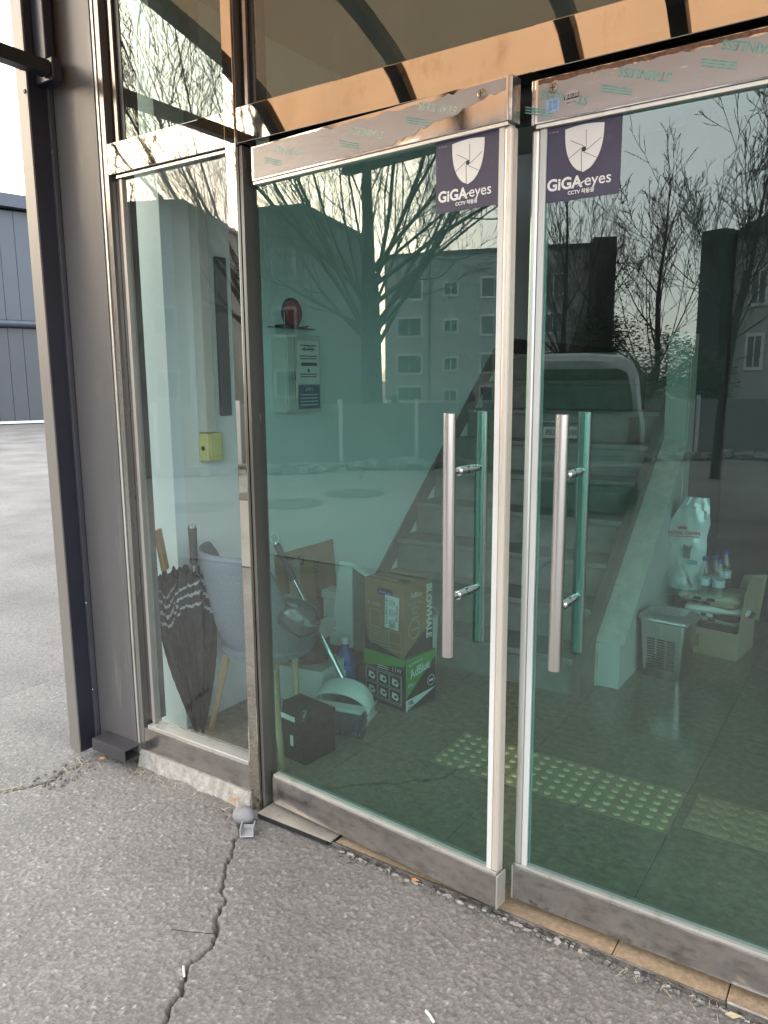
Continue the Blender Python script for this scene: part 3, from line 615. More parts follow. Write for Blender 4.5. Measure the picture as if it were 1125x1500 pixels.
# ============================================================ STEEL COLUMN
co_ = thing('steel_column', 'brown grey clad steel column left of the entrance', 'column', (-2.6, 0, 0))
inc = lambda mb, n, m, **k: inp(mb, n, m, co_, **k)
inc(MB().box((-2.655, -.004, 0), (-2.418, .12, 6)), 'front_panel', COLP, bev=.003)
inc(MB().box((-2.437, -.0075, .06), (-2.4165, -.0045, 6)), 'panel_lip', COLP, bev=.001)
inc(MB().box((-2.415, -.004, 0), (-2.404, .02, 6)), 'bright_edge', ALU)
inc(MB().box((-2.70, .0, 0), (-2.657, .10, 6)), 'groove', NAVY)
inc(MB().box((-2.672, -.020, 0), (-2.659, -.001, 6)), 'groove_lip', pm('navy_lip', (.06, .058, .07), .35, 0, .1, 9), bev=.001)
inc(MB().box((-2.735, -.095, 0), (-2.672, -.088, 6)), 'outer_flange', COLF, bev=.001)
inc(MB().box((-2.676, -.0875, 0), (-2.671, -.001, 6)), 'web_plate', NAVY)
br = inc(MB().box((-2.60, -.085, .030), (-2.395, -.006, .034)).box((-2.60, -.085, .0345), (-2.395, -.081, .078)).box((-2.60, -.0805, .074), (-2.395, -.006, .078)), 'base_channel', pm('channel_paint', (.06, .058, .062), .4, .2, .1, 9), bev=.001)
for z in (2.33, 1.42, .62, .25): inc(MB().lathe([(.004, 0), (.003, .003)], 8), 'screw', CHROME).matrix_local = Matrix.Translation((-2.664 + 2.6, -.0215, z)) @ Matrix.Rotation(R(90), 4, 'X')
for z, x in ((2.60, -2.70), (2.52, -2.685)): inc(MB().lathe([(.008, 0), (.006, .004)], 10), 'bolt', PLASTK).matrix_local = Matrix.Translation((x + 2.6, -.0955, z)) @ Matrix.Rotation(R(90), 4, 'X')

# ============================================================ CANOPY
ca = thing('canopy', 'bronze curved canopy on dark steel ribs over the entrance', 'canopy', (-.8, -.6, 2.6))
ina = lambda mb, n, m, **k: inp(mb, n, m, ca, **k)
prof = [(-.01, 3.06), (-.20, 3.04), (-.38, 3.005), (-.58, 2.955), (-.78, 2.90), (-.95, 2.835), (-1.07, 2.765), (-1.15, 2.69), (-1.21, 2.62), (-1.24, 2.56)]
def ribmb(x, wdt=.03, dep=.045):
    m = MB()
    for (y0, z0), (y1, z1) in zip(prof[:-1], prof[1:]):
        dd = Vector((0, y1 - y0, z1 - z0)).normalized(); nn = Vector((0, dd.z, -dd.y))
        if nn.z > 0: nn = -nn
        vs = [Vector((x + sx * wdt, yy, zz)) + nn * k for (yy, zz) in ((y0, z0), (y1, z1)) for sx in (-1, 1) for k in (0, dep)]
        m.add(vs, [(0, 1, 3, 2), (4, 6, 7, 5), (0, 4, 5, 1), (2, 3, 7, 6), (1, 5, 7, 3), (0, 2, 6, 4)])
    return m
for x in (-2.585, -1.85, -1.12, -.74, .0, .75): ina(ribmb(x), 'rib', CANST)
sh = MB(); vs = []
for x in (-2.62, 1.1):
    for (y, z) in prof: vs.append((x, y, z + .008))
n = len(prof); sh.add(vs, [(i, i + 1, n + i + 1, n + i) for i in range(n - 1)])
so_ = ina(sh, 'roof_sheet', BRONZE); sm_ = so_.modifiers.new('solid', 'SOLIDIFY'); sm_.thickness = .006; sm_.offset = 1
ina(MB().box((-2.62, -1.27, 2.51), (1.1, -1.22, 2.555)), 'front_rail', CANST)
ina(MB().box((-2.62, -1.21, 2.560), (-2.57, -.065, 2.607)), 'side_tie', CANST, bev=.003)
ina(MB().tube([(-2.585, -1.19, 2.60), (-2.585, -4.2, 2.60)], .001, 4), 'tie_wire', CANST)
ina(MB().box((-2.668, -.062, 2.545), (-2.565, -.0235, 2.62)), 'side_bracket', NAVY, bev=.004)
ina(MB().box((-2.668, -.060, 2.6205), (-2.60, -.0235, 3.4)), 'bracket_plate', NAVY, bev=.004)

# ============================================================ THINGS INSIDE
def bump_part(t): return t
# fire hydrant cabinet on the left wall
t = thing('fire_cabinet', 'pale metal fire alarm cabinet with notices on the white left wall', 'cabinet', (-2.475, 1.04, 1.35))
MB().box((.001, -.115, 0), (.085, .150, .365)).build('cabinet_body', CABIN, t, bev=.004)
MB().box((.086, -.108, .012), (.094, -.055, .352)).build('cabinet_door', CABIN, t, bev=.002)
MB().box((.086, -.048, .012), (.092, .140, .352)).build('cabinet_door', CABIN, t, bev=.002)
MB().box((.095, -.082, .150), (.108, -.068, .205)).build('latch', CHROME, t, bev=.002)
Mc = frame_M((.0925, .045, .235), (0, 1, 0), (0, 0, 1))
nw = flat('white_notice', rect(0, 0, .165, .20), Mc, PRINTW, t)
for k, (w_, y_) in enumerate(((.12, .08), (.10, .062), (.135, .03), (.125, .018), (.13, -.055), (.12, -.067))): flat('text_line', rect(0, y_, w_, .005), Mc @ Matrix.Translation((0, 0, .0003)), PRINTB, nw)
flat('dark_bar', rect(.005, -.008, .12, .016), Mc @ Matrix.Translation((0, 0, .0003)), PRINTB, nw)
flat('dot', [(.009 * math.cos(k), .009 * math.sin(k) - .038) for k in [2 * PI * q_ / 12 for q_ in range(12)]], Mc @ Matrix.Translation((0, 0, .0003)), PRINTB, nw)
text('lettering', '소화전', .03, PRINTB, nw, Mc @ Matrix.Translation((0, .062, .0006)))
Mb = frame_M((.0925, .045, .072), (0, 1, 0), (0, 0, 1)); nb_ = flat('blue_notice', rect(0, 0, .165, .115), Mb, BLUEP, t)
text('lettering', '소화기', .022, PRINTW, nb_, Mb @ Matrix.Translation((0, .035, .0004)))
for k in range(4): flat('text_line', rect(0, .010 - k * .016, .13, .004), Mb @ Matrix.Translation((0, 0, .0003)), PRINTW, nb_)
t = thing('alarm_lamp', 'round dark red alarm lamp above the fire cabinet', 'lamp', (-2.475, 1.075, 1.82))
l = MB().lathe([(.072, 0), (.072, .008), (.064, .012)], 28).build('base_ring', PLASTK, t, smooth=True); l.rotation_euler = (0, R(90), 0)
l = MB().lathe([(.062, .012), (.060, .02), (.045, .028), (.02, .032), (.004, .033)], 28).build('lens', REDP, t, smooth=True); l.rotation_euler = (0, R(90), 0)
tag(MB().box((-2.474, .90, 1.745), (-2.43, 1.20, 1.75)).tube([(-2.44, .92, 1.752), (-2.43, 1.0, 1.76), (-2.44, 1.1, 1.752), (-2.44, 1.16, 1.76)], .004, 6).build('cable_bundle', PLASTK), 'black cable and dust lying along the top of the fire cabinet', 'cable')
# conduit, dark strip, switch box
tag(MB().box((-2.474, .450, 1.285), (-2.425, .505, 3.0)).build('wire_duct', CABIN, bev=.003), 'pale vertical wire duct running down to the yellowed switch box', 'duct')
tag(MB().box((-2.474, .575, 1.35), (-2.455, .635, 2.02)).build('dark_strip', pm('dark_rubber', (.10, .11, .11), .9, 0, .4, 200), bev=.004), 'dark felt strip fixed upright on the white wall beside the duct', 'strip')
t = thing('switch_box', 'yellowed plastic switch box on the wall under the duct', 'switch', (-2.475, .487, 1.22))
MB().box((.001, -.04, -.058), (.055, .05, .062)).build('box_body', SWITCH, t, bev=.005)
MB().box((.056, -.025, -.035), (.062, .035, .04)).build('rocker', SWITCH, t, bev=.002)
l = MB().lathe([(.010, 0), (.010, .002)], 16).build('key_hole', PLASTK, t); l.location = (.028, -.0405, -.002); l.rotation_euler = (R(90), 0, 0)

# chair
t = thing('chair', 'blue grey fabric bucket chair with pale wooden legs against the left wall', 'chair', (-2.125, .445, 0), R(72))
vs = []; NR, NA = 9, 40
for i in range(NR + 1):
    r = i / NR
    for k in range(NA):
        a = 2 * PI * k / NA; ca_, sa_ = math.cos(a), math.sin(a)
        k_ = min(1, max(0, (-ca_ + .15) / .65)); rim = .20 + .27 * k_ * k_ * (3 - 2 * k_) - .04 * max(0, ca_)
        rx = .235 * (r ** .7); ry = .245 * (r ** .7)
        vs.append((rx * ca_ - .02 * r * r, ry * sa_, .375 + rim * r ** 3.2))
mb = MB(); fs = [(i * NA + k, i * NA + (k + 1) % NA, (i + 1) * NA + (k + 1) % NA, (i + 1) * NA + k) for i in range(NR) for k in range(NA)]
sh_ = mb.add(vs, fs).build('shell', FABRIC, t, smooth=True)
md = sh_.modifiers.new('solid', 'SOLIDIFY'); md.thickness = .03; md.offset = 0; md = sh_.modifiers.new('sub', 'SUBSURF'); md.levels = md.render_levels = 1
MB().lathe([(.02, 0), (.19, .01), (.2, .035), (.17, .05), (.02, .055)], 28).build('cushion', FABRIC, t, smooth=True).location = (.01, 0, .385)
for (x, y, x2, y2) in ((-.17, .205, -.11, .12), (-.115, -.308, -.104, -.240), (.12, .12, .10, .10), (.11, -.06, .10, -.06)):
    MB().tube([(x, y, 0), (x2, y2, .39)], [.012, .016], 12).build('leg', WOOD, t, smooth=True)
# grey wrapped bundle lying on the chair
t = thing('wrapped_bundle', 'shiny grey plastic wrapped bundle with a twisted end lying on the chair', 'bundle', (-1.885, .36, .585), R(-8))
pts = [(-.11, 0, .03), (-.07, 0, .025), (0, .0, .012), (.07, .0, .0), (.10, .0, -.003), (.125, .002, -.004), (.15, .01, 0), (.18, .0, .006)]
mb = MB().tube(pts, [.03, .056, .062, .058, .044, .018, .026, .034], 26, sx=1.15)
for i, v in enumerate(mb.v):
    r_ = random.Random(i * 7); mb.v[i] = (v[0] + r_.uniform(-.003, .003), v[1] * .9 + r_.uniform(-.004, .004), v[2] + r_.uniform(-.004, .004))
mb.build('wrapping', pm('grey_plastic_film', (.06, .06, .064), .18, 0, .2, 9, .3, 30, coat=.5), t, smooth=True)

# umbrellas
def umbrella(label, tip, top, handle_mat, rmax, bands, seed):
    tip = Vector(tip); top = Vector(top); L = (top - tip).length; q = (top - tip).to_track_quat('Z', 'Y')
    t = thing('umbrella', label, 'umbrella', tip, 0, 'closed umbrellas leaning in the corner'); t.rotation_mode = 'QUATERNION'; t.rotation_quaternion = q
    MB().tube([(0, 0, 0), (0, 0, L - .10)], .0045, 8).build('shaft', CHROME, t)
    n = 72; rn = random.Random(seed); ph = [rn.uniform(0, 6) for _ in range(4)]; H0, H1 = .05, L * .79; vs = []; fs = []; K = 120
    for i in range(K + 1):
        u = i / K; z = H0 + (H1 - H0) * u; r = .010 + rmax * math.sin(min(1, u * 1.1) * PI / 2) ** 1.0 * (1 if u < .86 else 1 - (u - .86) * 1.6)
        for k in range(n):
            a = 2 * PI * k / n + u * 1.0; w = .20 * math.sin(5 * a + ph[0] + u * 2) + .14 * math.sin(9 * a + ph[1] - u * 3) + .07 * math.sin(17 * a + ph[2] + 5 * u)
            rr_ = r * (1 + w); zz = z + (.022 * math.sin(8 * a + ph[3]) if i == K else 0)
            vs.append((rr_ * math.cos(a), rr_ * math.sin(a) * .8, zz))
    fs = []; mi = []
    for i in range(K):
        for k in range(n):
            fs.append((i * n + k, i * n + (k + 1) % n, (i + 1) * n + (k + 1) % n, (i + 1) * n + k))
            kk = (i + .5) * 34 / K + 1.5 * math.sin(2 * PI * k / n * 2 + ph[1]) + .5 * math.sin(2 * PI * k / n * 5 + ph[2]); mi.append(1 if any(b0 <= kk < b1 for b0, b1 in bands) else 0)
    mb = MB(); mb.v = vs; mb.f = fs; mb.mi = mi; mb.build('canopy_cloth', [UMBK, UMBS], t, smooth=True)
    MB().tube([(0, 0, 0), (0, 0, .05)], [.004, .008], 10).build('ferrule', PLASTK, t, smooth=True)
    if handle_mat is TANH: MB().box((-.026, -.010, L - .17), (.026, .010, L)).build('handle', TANH, t, bev=.005)
    else:
        MB().tube([(0, 0, L - .165), (0, 0, L - .155), (0, 0, L - .012), (0, 0, L - .011)], [.012, .0155, .0175, .0165], 20).build('handle', pm('dark_grip', (.045, .045, .045), .6, 0, .2, 60), t, smooth=True)
        MB().tube([(0, 0, L - .0105), (0, 0, L)], .017, 20).build('end_cap', CHROME, t, smooth=True)
        MB().tube([(0, 0, L - .205), (0, 0, L - .166)], .011, 14).build('runner', CHROME, t, smooth=True)
    return t
umbrella('closed black umbrella with striped hem and dark round grip, handle up', (-2.34, .27, .005), (-2.265, .20, .945), PLASTK, .060, ((27, 27.6), (29.3, 30.0), (31.4, 31.9)), 3)
umbrella('closed black umbrella with striped hem and flat ochre handle', (-2.33, .235, .005), (-2.435, .17, .915), TANH, .070, ((26.0, 26.5), (27.8, 28.6), (30, 30.6), (32, 32.4)), 11)

# car battery
t = thing('battery', 'black car battery with a white label beside the chair leg', 'battery', (-1.915, .42, 0), R(-8))
MB().box((-.105, -.085, .0), (.105, .085, .165)).build('case', pm('battery_case', (.014, .014, .015), .5, 0, .3, 90, .2, 260), t, bev=.004)
MB().box((-.108, -.088, .1655), (.108, .088, .192)).build('lid', pm('battery_lid', (.022, .022, .023), .45, 0, .3, 90), t, bev=.006)
for x in (-.07, .07): MB().lathe([(.009, 0), (.008, .018)], 14).build('terminal', CHROME, t, smooth=True).location = (x, -.05, .192)
flat('label_strip', rect(-.02, 0, .15, .022), frame_M((0, -.0885, .180), (1, 0, 0), (0, 0, 1)), PRINTW, t)
flat('label_patch', rect(.03, 0, .018, .045), frame_M((0, -.0855, .085), (1, 0, 0), (0, 0, 1)), PRINTW, t)
flat('label_patch', rect(-.055, .02, .06, .03), frame_M((0, -.0855, .085), (1, 0, 0), (0, 0, 1)), LABB, t)

# dustpan with long handle
t = thing('dustpan', 'white long handled dustpan standing open on the floor', 'dustpan', (-1.985, .775, 0), R(12))
hood = []
NA = 18
for j, (yy, sc_, zz) in enumerate(((-.13, 1.0, .010), (-.03, 1.0, .10), (.05, .97, .135), (.085, .85, .12))):
    for k in range(NA + 1):
        a = PI * k / NA; hood.append((.13 * sc_ * math.cos(a), yy, .004 + (zz if j else .0) * (math.sin(a) ** .6)))
o = MB().add(hood[NA + 1:], [(j * (NA + 1) + k, j * (NA + 1) + k + 1, (j + 1) * (NA + 1) + k + 1, (j + 1) * (NA + 1) + k) for j in range(2) for k in range(NA)]).build('hood', PLASTW, t, smooth=True)
md = o.modifiers.new('solid', 'SOLIDIFY'); md.thickness = .004
MB().prism([(-.145, -.15), (.145, -.15), (.128, .07), (-.128, .07)], lambda u, v, d: (u, v, d), .002, .006).build('pan_floor', PLASTW, t)
MB().prism([(.146, -.15), (.1, -.15), (.1, .07), (.128, .07)], lambda u, v, d: (.1285 + (u - .128) * .1 + d, v, .006 + .05 * (v + .15) / .22), 0, .004).build('side_lip', PLASTW, t)
MB().tube([(0, .055, .10), (-.36, .14, .66)], .0115, 14).build('handle_tube', CHROME, t, smooth=True)
MB().tube([(-.265, .1175, .51), (-.355, .139, .652)], .0155, 14).build('grip', pm('dark_blue_grip', (.05, .055, .08), .5), t, smooth=True)
MB().tube([(-.352 + .02 * math.cos(a) - .012, .14, .678 + .02 * math.sin(a)) for a in [2 * PI * k / 14 for k in range(15)]], .005, 8).build('hanging_loop', PLASTW, t, smooth=True)
t.scale = (1.12, 1.12, 1.12)
t = thing('broom_head', 'dark bristled broom head lying in front of the white dustpan', 'broom', (-1.925, .655, 0), R(12))
mb = MB(); rn = random.Random(2)
for i in range(46):
    x = -.12 + .24 * i / 45; z = .085 + .004 * rn.random()
    for dy in (0, .018, .034): mb.add([(x - .003, dy, z), (x + .003, dy, z), (x + .004 + (x * .25), dy - .06 + rn.uniform(-.01, .01), .002), (x - .003 + x * .25, dy - .06, .002)], [(0, 1, 2, 3)])
MB().box((-.125, -.010, .083), (.125, .05, .10)).build('head_block', PLASTW, t, bev=.004)
o = mb.build('bristles', pm('blue_black_bristle', (.035, .05, .075), .6, 0, .3, 90), t); o['kind'] = 'stuff'

# sheets, trays and boxes behind
def cbox(t, a, b, m, nm='box_body', bev=.002): return MB().box(a, b).build(nm, m, t, bev=bev)
t = thing('cardboard_sheet', 'flattened brown cardboard sheet leaning on the wall under the fire cabinet', 'cardboard', (-2.43, 1.20, 0), 0)
o = MB().box((0, -.30, .0), (.012, .16, .66)).build('sheet', CARD, t, bev=.001); o.rotation_euler = (0, R(-4), 0)
MB().box((0.014, -.26, .40), (.024, -.19, .63)).build('fold', CARDP, t)
text('lettering', 'lotecole', .07, PRINTB, o, frame_M((.0124, .0, .47), (0, 0, -1), (0, 1, 0)), sx=.9)
text('lettering', 'www.lotecole.com', .022, PRINTB, o, frame_M((.0124, .055, .47), (0, 0, -1), (0, 1, 0)), sx=.9)
Ml = frame_M((.0124, -.12, .60), (0, 1, 0), (0, 0, 1))
flat('print_mark', rect(0, 0, .05, .05), Ml, PRINTB, o); flat('print_mark', [(-.02, -.02), (0, -.02), (.02, .012), (.02, .02), (.008, .02)], Ml @ Matrix.Translation((0, 0, .0003)), CARD, o)
t = thing('plastic_crate', 'white plastic crate with a grey mesh side behind the dustpan', 'crate', (-2.16, 1.12, .0), R(6))
P = MB().prism([(-.14, .18), (.0, .18), (.0, .62), (-.07, .62)], lambda u, v, d: (u, d, v), -.012, 0).build('end_panel', PLASTW, t, bev=.003)
MB().prism([(.002, .585), (.30, .44), (.30, .17), (.002, .17)], lambda u, v, d: (u, d, v), -.004, .004).build('mesh_side', MESHG, t)
MB().prism([(.002, .62), (.32, .455), (.32, .435), (.002, .595)], lambda u, v, d: (u, d, v), -.012, .006).build('rim', PLASTW, t, bev=.001)
MB().box((-.22, .05, .40), (-.06, .15, .44)).build('tray_rim', PLASTW, t, bev=.003)
MB().box((-.21, .05, .30), (-.06, .14, .399)).build('tray', PLASTW, t, bev=.003)
t = thing('white_box', 'low white box holding a dark cloth behind the battery', 'box', (-2.22, .86, 0), R(8))
cbox(t, (-.16, -.08, 0), (.10, .16, .17), PLASTW)
mb = MB(); rn = random.Random(5)
MB().lathe([(.02, .20), (.10, .185), (.13, .14), (.10, .12), (.02, .11)], 14).build('cloth', pm('dark_brown_cloth', (.06, .04, .035), .9, 0, .3, 30, .5, 60), t, smooth=True).location = (-.03, .02, .07)
t = thing('waste_bin', 'pale plastic bin with rounded front behind the blue bottle', 'bin', (-1.98, 1.32, 0))
MB().lathe([(.13, 0), (.15, .02), (.165, .33), (.17, .345), (.155, .345), (.14, .03), (.02, .02)], 32).build('bin_body', PLASTW, t, smooth=True)
# washer fluid bottle
t = thing('bottle', 'clear bottle of blue washer fluid with a white cap', 'bottle', (-2.165, 1.05, 0))
MB().lathe([(.045, 0), (.052, .006), (.052, .15), (.045, .175), (.020, .20), (.017, .225)], 26).build('bottle_body', WASH, t, smooth=True)
MB().lathe([(.0528, .045), (.0528, .125)], 26).build('label_wrap', LABB, t, smooth=True)
MB().lathe([(.020, .2255), (.020, .25), (.017, .255)], 20).build('cap', PLASTW, t, smooth=True)
flat('label_patch', rect(0, 0, .04, .05), frame_M((.018, -.0535, .085), (1, .3, 0), (0, 0, 1)), PRINTW, t)
flat('label_patch', rect(0, 0, .03, .012), frame_M((-.015, -.0540, .058), (1, -.2, 0), (0, 0, 1)), pm('yellow_print', (.6, .5, .08), .5), t)

# urea solution boxes: local x along the left-facing front, y back
def adbox(label, loc, rz, w, d, h): return thing('carton', label, 'carton', loc, rz, 'cartons stacked by the stairs')
BX = (-1.752, .955); RZ = R(-9)
t = adbox('green and black carton lettered AdBlue, bottom of the stack', (BX[0], BX[1], 0), RZ, .26, .26, .25)
w_, d_, h_ = .262, .215, .25
cbox(t, (-w_, 0, 0), (0, d_, h_), BLACKB)
Mf = frame_M((0, -.0004, 0), (1, 0, 0), (0, 0, 1)); Ms = frame_M((.0004, 0, 0), (0, 1, 0), (0, 0, 1)); Mt = frame_M((0, 0, h_ + .0004), (1, 0, 0), (0, 1, 0))
flat('green_panel', [(-w_, h_), (-w_, .17), (-.01, .215), (0, h_)], Mf, GREENB, t)
flat('green_panel', [(0, h_), (0, .06), (d_ * .97, .215), (d_, h_)], Ms, GREENB, t)
flat('green_top', rect(-w_ / 2, d_ / 2, w_ - .006, d_ - .006), Mt, GREENB, t)
flat('white_panel', [(0, 0), (0, .055), (d_, .065)], Ms, PRINTW, t)
text('lettering', 'AdBlue', .062, PRINTW, t, Ms @ Matrix.Translation((.10, .180, .0006)) @ Matrix.Rotation(R(9), 4, 'Z'), bold=.001, sx=.78)
text('lettering', 'BLOWHALE', .018, PRINTW, t, Ms @ Matrix.Translation((.07, .222, .0006)) @ Matrix.Rotation(R(8), 4, 'Z'))
text('lettering', '10L', .028, PRINTB, t, Ms @ Matrix.Translation((.035, .037, .0006)), bold=.001)
for k in range(4): flat('text_line', rect(.05, .02 - k * .006, .07, .0025), Ms @ Matrix.Translation((0, 0, .0006)), PRINTB, t)
text('lettering', '유록스', .02, PRINTW, t, Ms @ Matrix.Translation((.04, .12, .0006)))
def ring(cx, cy, r, wd, n=30): 
    mb = []
    return [(cx + r * math.cos(a), cy + r * math.sin(a)) for a in [2 * PI * k / n for k in range(n)]]
flat('round_emblem', ring(.18, .105, .026, .002), Ms @ Matrix.Translation((0, 0, .0002)), PRINTW, t); flat('round_emblem', ring(.18, .105, .023, .002), Ms @ Matrix.Translation((0, 0, .0005)), BLACKB, t)
flat('text_line', rect(.18, .105, .03, .010), Ms @ Matrix.Translation((0, 0, .0008)), PRINTW, t)
def boxoutline(cx, cy, w, h, M, mat, par, lw=.0016, nm='printed_frame'):
    mb = MB(); 
    for r_ in (rect(cx, cy + h / 2, w, lw), rect(cx, cy - h / 2, w, lw), rect(cx - w / 2, cy, lw, h - lw * 1.1), rect(cx + w / 2, cy, lw, h - lw * 1.1)): mb.prism(r_, lambda u, v, d: M @ Vector((u, v, d)), .0003, .0006)
    return mb.build(nm, mat, par)
for i in range(3):
    for j in range(2):
        cx, cy = -.212 + .074 * i, .128 - .068 * j
        boxoutline(cx, cy, .070, .060, Mf, PRINTW, t)
        flat('pictogram', [(cx - .022, cy - .012), (cx + .012, cy - .020), (cx + .022, cy - .006), (cx + .010, cy + .014), (cx - .018, cy + .018)], Mf, PRINTW, t, .0005)
        flat('pictogram', [(cx - .006, cy - .006), (cx + .012, cy - .008), (cx + .010, cy + .004), (cx - .004, cy + .006)], Mf @ Matrix.Translation((0, 0, .0004)), BLACKB, t, .0004)
boxoutline(-.138, .094, .228, .145, Mf, PRINTW, t, .0014)
text('lettering', '11W', .030, PRINTW, t, Mf @ Matrix.Translation((-.055, .187, .0004)))
for k in range(2): flat('text_line', rect(-.14, .188 - k * .010, .07, .003), Mf, PRINTW, t, .0006)
t = adbox('brown carton lettered BLOWHALE with a white shipping label, top of the stack', (BX[0] - .012, BX[1] + .004, .252), RZ, .24, .22, .36)
w_, d_, h_ = .242, .205, .345
cbox(t, (-w_, 0, 0), (0, d_, h_), CARD)
flat('black_panel', [(-w_, .0), (-w_, .13), (-.225, .045), (-.01, .0)], Mf, BLACKB, t)
flat('black_panel', [(0, 0), (d_, 0), (d_, .14), (.0, .01)], Ms, BLACKB, t)
M_ = Ms @ Matrix.Translation((d_ - .030, .19, .0006)) @ Matrix.Rotation(R(-90), 4, 'Z'); text('lettering', 'BLOWHALE', .052, PRINTW, t, M_, bold=.0018, sx=.95)
text('lettering', 'AdBlue', .034, PRINTW, t, Ms @ Matrix.Translation((.085, .285, .0006)), sx=.8)
for k in range(4): text('lettering', ('요소수 10L', '차량용', 'SCR', '(Urea)')[k], .020, pm('pale_brown_print', (.55, .48, .38), .6), t, Ms @ Matrix.Translation((.075, .245 - k * .022, .0006)))
rg = MB()
for a, b in zip(range(30), range(1, 31)):
    p = lambda k, r_: (.07 + r_ * .9 * math.cos(2 * PI * k / 30), .125 + r_ * 1.05 * math.sin(2 * PI * k / 30))
    rg.prism([p(a, .040), p(b, .040), p(b, .043), p(a, .043)], lambda u, v, d: Ms @ Vector((u, v, d)), .0003, .0006)
rg.build('round_emblem', MATS['pale_brown_print'], t); text('lettering', 'ADBLUE', .014, MATS['pale_brown_print'], t, Ms @ Matrix.Translation((.075, .125, .0006)))
boxoutline(-.15, .075, .12, .075, Mf, MATS['pale_brown_print'], t); boxoutline(-.055, .09, .075, .055, Mf, MATS['pale_brown_print'], t)
boxoutline(-.175, .16, .07, .08, Mf, MATS['pale_brown_print'], t); boxoutline(-.05, .045, .075, .035, Mf, MATS['pale_brown_print'], t)
for k in range(5): flat('text_line', rect(-.15, .10 - k * .012, .10, .0025), Mf, MATS['pale_brown_print'], t, .0006)
text('lettering', '↑ 11W', .026, MATS['pale_brown_print'], t, Mf @ Matrix.Translation((-.185, .225, .0004)))
flat('hand_hole', [(-.165, .297), (-.155, .310), (-.075, .310), (-.065, .297), (-.075, .280), (-.155, .280)], Mf, PLASTK, t, .0006)
flat('hole_inner', [(-.15, .287), (-.075, .285), (-.075, .293), (-.15, .297)], Mf @ Matrix.Translation((0, 0, .0007)), LABB, t, .0003)
Ml = Mf @ Matrix.Translation((-.072, .205, .0008)) @ Matrix.Rotation(R(-2), 4, 'Z'); lb = flat('shipping_label', rect(0, 0, .085, .155), Ml, PRINTW, t, .0004)
rn = random.Random(1)
for k in range(15): flat('barcode_bar', rect(-.032, .06 - k * .0085, .014, rn.choice((.002, .003, .005))), Ml @ Matrix.Translation((0, 0, .0005)), PRINTB, lb)
text('lettering', 'A33-221-A02', .014, PRINTB, lb, Ml @ Matrix.Translation((.030, .0, .0005)) @ Matrix.Rotation(R(-90), 4, 'Z'), bold=.0004)
for k in range(5):
    for q_ in range(3): flat('text_line', rect(-.014 + k * .008, .045 - q_ * .045, .0022, rn.uniform(.02, .038)), Ml @ Matrix.Translation((0, 0, .0005)), PRINTB, lb)
for k in range(5): flat('barcode_bar', rect(-.012 + k * .007, -.062, .0035, .022), Ml @ Matrix.Translation((0, 0, .0006)), PRINTB, lb)
Mt = frame_M((0, 0, h_ + .0004), (1, 0, 0), (0, 1, 0)); flat('packing_tape', rect(-w_ / 2, d_ / 2, w_ - .004, .05), Mt, CARDP, t); flat('print_mark', rect(-.05, .06, .05, .04), Mt @ Matrix.Translation((0, 0, .0004)), BLACKB, t)
text('lettering', 'BLOWHALE', .03, MATS['pale_brown_print'], t, Mt @ Matrix.Translation((-.15, .04, .0004)))

# steel bin
t = thing('steel_bin', 'brushed steel waste bin with slotted front and grey lid by the parapet', 'bin', (-.875, 2.07, 0), R(-7))
mb = MB()
def ring4(hw, hd, z, c=.03, n=5):
    P = []
    for sx, sy, a0 in ((1, -1, -90), (1, 1, 0), (-1, 1, 90), (-1, -1, 180)):
        for k in range(n + 1):
            a = R(a0 + 90 * k / n); P.append((sx * (hw - c) + c * math.cos(a), sy * (hd - c) + c * math.sin(a), z))
    return P
def loft(mb, rings, mi=0):
    n = len(rings[0]); vs = [p for r in rings for p in r]
    fs = [(i * n + k, i * n + (k + 1) % n, (i + 1) * n + (k + 1) % n, (i + 1) * n + k) for i in range(len(rings) - 1) for k in range(n)]
    fs += [tuple(range(n - 1, -1, -1)), tuple((len(rings) - 1) * n + k for k in range(n))]
    return mb.add(vs, fs, mi)
loft(MB(), [ring4(.095, .080, .0), ring4(.098, .083, .01), ring4(.117, .10, .298)]).build('bin_body', BRUSH, t, smooth=True)
loft(MB(), [ring4(.128, .112, .2985, .04), ring4(.132, .116, .308, .045), ring4(.128, .112, .320, .045), ring4(.10, .085, .338, .04), ring4(.09, .075, .341, .04)]).build('lid', pm('bin_lid', (.50, .50, .50), .25, .7, .05, 8), t, smooth=True)
for c in range(3):
    for k in range(12):
        z = .055 + k * .0135; y = -(.080 + .02 * z / .298) - .0026
        MB().box((-.071 + c * .050, y - .0004, z), (-.031 + c * .050, y + .003, z + .0065)).build('slot', PLASTK, t)
# open cardboard box with clutter
t = thing('open_box', 'open cardboard box with raised flaps right of the steel bin', 'box', (-.745, 2.62, 0), R(-7))
cbox(t, (-.20, -.15, 0), (.16, -.143, .15), CARDP, 'front_wall'); cbox(t, (-.20, .143, 0), (.16, .15, .17), CARDP, 'back_wall')
cbox(t, (-.20, -.142, 0), (-.194, .142, .16), CARDP, 'side_wall'); cbox(t, (.154, -.142, 0), (.16, .142, .16), CARDP, 'side_wall'); cbox(t, (-.193, -.142, .001), (.153, .142, .01), CARDP, 'base')
MB().prism([(-.15, .15), (.10, .15), (.14, .40), (-.10, .46), (-.16, .38)], lambda u, v, d: (.158 + d + (v - .15) * .10, u, v), 0, .005).build('raised_flap', CARDP, t)
MB().prism([(.0, .16), (.16, .16), (.18, .42), (.06, .40)], lambda u, v, d: (u + .02, .151 + d + (v - .15) * .1, v), 0, .005).build('raised_flap', CARDP, t)
flat('tape_patch', rect(-.06, .075, .04, .07), frame_M((0, -.1504, 0), (1, 0, 0), (0, 0, 1)), CARD, t)
